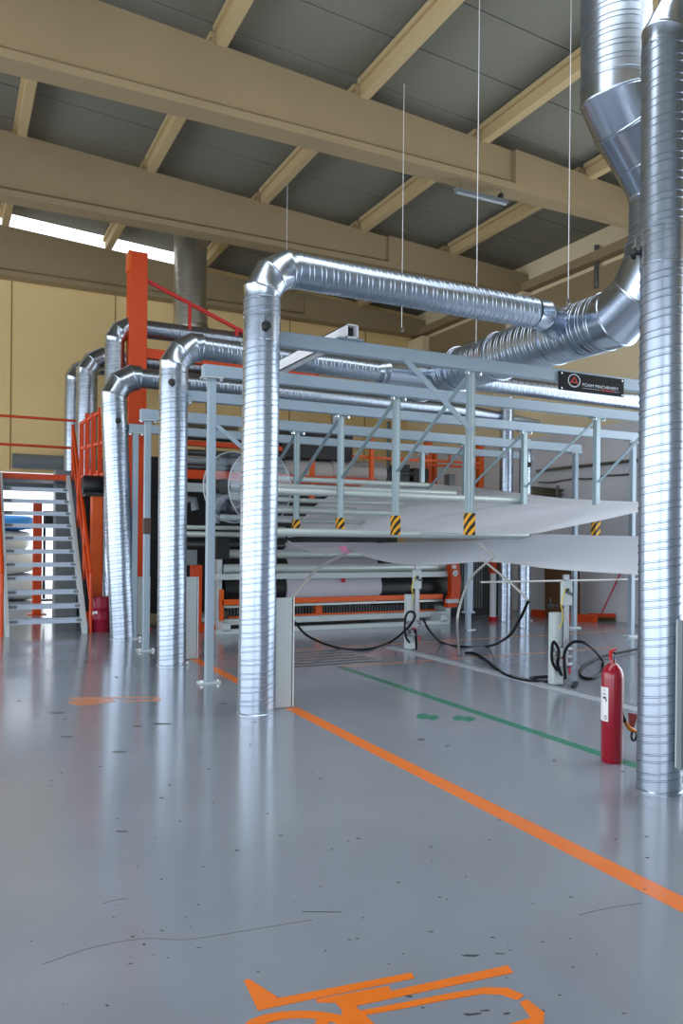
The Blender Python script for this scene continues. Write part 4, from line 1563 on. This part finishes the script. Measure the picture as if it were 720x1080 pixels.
# ------------------------------------------------------------------ far right against the wall
q0, q1 = gnd(575, 652), gnd(612, 655)
bq = MB()
lean = V3((.06, .10, 1.0))
bq.prism([q0 + V3((0, 0, .01)), q1 + V3((0, 0, .01)), q1 + lean, q0 + lean], (.02, .035, 0))
tag(make('board', bq, M['brown']), 'brown board standing upright near the right wall behind the nearer stand', 'board')
BD = [atb(574, 645, 12.9), atb(613, 648, 12.9)]
FB = thing('floor_barrier', 'long low orange-red bar lying along the floor by the right wall', 'bar', (10.8, 12.6, 0))
p0, p1 = gnd(562, 650), gnd(628, 657)
make('bar_body', MB().bar((p0.x, p0.y, .07), (p1.x, p1.y, .07), .12, .14), M['redorange'], FB)
make('end_foot', MB().bar((p0.x, p0.y, .02), (p0.x + .15, p0.y - .02, .02), .2, .04), M['red'], FB)
q = gnd(634, 655)
BM = thing('broom', 'red push broom leaning on the right wall under the sheets', 'broom', q)
h0, h1 = V3((q.x, q.y, .14)), ata(656, 600, 11.34)
make('handle', MB().tube([h0, h1], .014, 8), M['magenta'], BM)
make('brush_head', MB().bar(q + V3((-.22, .1, .11)), q + V3((.22, -.12, .11)), .09, .07), M['redorange'], BM)
make('bristles', MB().bar(q + V3((-.22, .1, .04)), q + V3((.22, -.12, .04)), .075, .08), mat('dark_bristle', srgb(70, 60, 40), .9), BM)

# wall pipes, cable and rack on the right wall
wp = MB()
p0, p1 = ata(566, 488, AW - .05), ata(668, 496, AW - .05)
wp.tube([(AW - .05, p0.y, (p0.z + p1.z) / 2), (AW - .05, p1.y - 2, (p0.z + p1.z) / 2)], .035, 8)
tag(make('wall_pipe', wp, M['steel'], None, 60), 'straight grey pipe along the white right wall', 'pipe')
tag(make('wall_cable', MB().tube(curve([ata(x, y, AW - .03) for x, y in ((568, 508.5), (580, 509), (592, 507), (606, 505), (622, 505), (636, 502), (655, 501), (668, 499.5))], 5), .02, 8), M['steel'], None, 60), 'sagging grey cable along the white right wall below the pipe', 'cable')
RK = thing('pipe_rack', 'bundle of grey rods on brackets at the right wall above the sheets', 'rack', (11, 14, 2.3))
for k in range(4):
    p = ata(560, 514 + k * 3, 11.1)
    p1 = ata(594 - 2 * (k % 2), 517 + k * 2.6, 11.1)
    make('stored_rod', MB().tube([p, p1], .028, 8), M['steel'], RK, 60)
make('rack_bracket', MB().bar(ata(588, 512, 11.1), ata(588, 526, 11.1), .05, .05), M['grey'], RK)
tag(make('drain_pipe', MB().tube([ata(629, 304, AW - .1), ata(629, 259, AW - .1)], .05, 12), M['steel'], None, 60), 'vertical grey pipe on the right wall high above the main duct', 'pipe')
tag(make('wall_pipe', MB().tube([(10.25, 17.9, 2.6), (10.25, 17.9, 4.6)], .05, 12), M['grey'], None, 60), 'vertical grey pipe on the back wall right of centre', 'pipe')

# ------------------------------------------------------------------ hanging wires and lamp
WG = 'thin hanging wires'
for lab, x0, y0, x1, y1, zt_, ze in (('thin hanging wire left of centre above the front duct bend', 303, 194, 308, 268, 7.75, None),
                                     ('thin hanging wire in the centre left of the long lamp', 426, 90, 424, 345, 7.75, None),
                                     ('thin hanging wire passing left of the long lamp', 505.5, 0, 502, 362, 7.7, None),
                                     ('thin hanging wire at right with a hook above the main duct', 602, 10, 603, 316, 7.6, None)):
    p = gnd(x0, max(y0, 0), zt_ - .0)
    q = atb(x1, y1, p.y)
    make_ = MB().tube([(p.x, p.y, zbeam(p.x) + .02), (p.x, p.y, q.z)], .0045, 6)
    o = thing('hanging_wire', lab, 'wire', (p.x, p.y, q.z), WG)
    make('wire_strand', make_, M['white'], o)
    make('wire_hook', MB().tube(curve([(p.x, p.y, q.z), (p.x + .03, p.y, q.z - .03), (p.x, p.y, q.z - .06), (p.x - .03, p.y, q.z - .03)], 4), .008, 6), M['steel'], o)
LM = thing('strip_lamp', 'unlit dark grey strip lamp hanging under the nearest roof beam', 'lamp', (7.2, 9.95, 6.75))
la0, la1 = 6.76, 7.72
make('lamp_body', MB().prism([(la0, 9.80, 6.74), (la0, 9.92, 6.74), (la0, 9.89, 6.80), (la0, 9.83, 6.80)], (la1 - la0, 0, 0)), M['grey'], LM)
make('tube_cover', MB().lathe([(.02, 0), (.026, .01), (.026, la1 - la0 - .05), (.02, la1 - la0 - .04)], (la0 + .02, 9.86, 6.735), XA, 14), mat('frosted_tube', srgb(150, 158, 162), .3), LM, 40)
lh = MB()
for a in (la0 + .1, la1 - .1):
    lh.tube([(a, 9.86, 6.80), (a, 9.90, 6.98)], .006, 6)
make('suspension', lh, M['steel'], LM)
mk = MB().lathe([(.03, 0), (.045, .02), (.045, .06), (.03, .08)], (la1 - .12, 9.86, 6.80), (0, 0, 1), 14)
make('mounting_bracket', mk, M['black'], LM)

# ------------------------------------------------------------------ light
world = bpy.data.worlds.new('sky')
C.world = world
world.use_nodes = True
bg = world.node_tree.nodes['Background']
bg.inputs[0].default_value = (.86, .93, 1.0, 1)
bg.inputs[1].default_value = 2.4


def area(name, loc, rot, sx, sy, power, col):
    l = bpy.data.lights.new(name, 'AREA')
    l.shape = 'RECTANGLE'
    l.size, l.size_y = sx, sy
    l.energy = power
    l.color = col
    o = bpy.data.objects.new(name, l)
    COL.objects.link(o)
    o.location = loc
    o.rotation_euler = rot
    return o


cool = (.80, .90, 1.0)
RAD = 1.35


def opening(loc, rot, sx, sy, k=1.0, col=None):
    area('unseen_daylight', loc, rot, sx, sy, RAD * k * PI * sx * sy, col or cool)  # daylight lamp filling an opening, none of them in view


for d0, d1 in DL:
    opening((AL - .05, (d0 + d1) / 2, DH / 2), (0, -PI / 2, 0), DH, d1 - d0)
for d0, d1 in DB:
    opening(((d0 + d1) / 2, BF - .05, DH / 2), (PI / 2, 0, 0), d1 - d0, DH)
opening((AW + .05, (RD0 + RD1) / 2, 2.8), (0, PI / 2, 0), 5.6, RD1 - RD0, .9)  # unseen right-wall opening, added to brighten the back and the sheets
tilt = math.atan(.062)
for q0, q1 in SKY:
    opening(((SA0 + SA1) / 2, (q0 + q1) / 2, zbeam(2.0) + .32), (0, tilt, 0), SA1 - SA0, q1 - q0, 1.5, (.88, .94, 1.0))  # unseen rooflight added to light the walls and sheets


# ------------------------------------------------------------------ camera
cd = bpy.data.cameras.new('camera')
cam = bpy.data.objects.new('camera', cd)
COL.objects.link(cam)
right = RT @ V3((1, 0, 0))
down = RT @ V3((0, 1, 0))
fwd = RT @ V3((0, 0, 1))
tw = lambda d: V3((d.x, d.z, -d.y))
X, Y, Z = tw(right), -tw(down), -tw(fwd)
mw = Matrix(((X.x, Y.x, Z.x, 0), (X.y, Y.y, Z.y, 0), (X.z, Y.z, Z.z, H), (0, 0, 0, 1)))
cam.matrix_world = mw
cd.sensor_fit = 'VERTICAL'
cd.sensor_height = 36
cd.sensor_width = 24
cd.lens = F / 1080 * 36
cd.shift_y = SH / 1080
cd.clip_start = .05
cd.clip_end = 200
C.camera = cam
C.view_settings.view_transform = 'Standard'
C.view_settings.look = 'None'
C.view_settings.gamma = 1
C.view_settings.use_curve_mapping = False
C.view_settings.exposure = 0.0
C.cycles.use_denoising = True
C.cycles.max_bounces = 8
C.cycles.diffuse_bounces = 4
C.cycles.glossy_bounces = 4
C.cycles.sample_clamp_indirect = 6
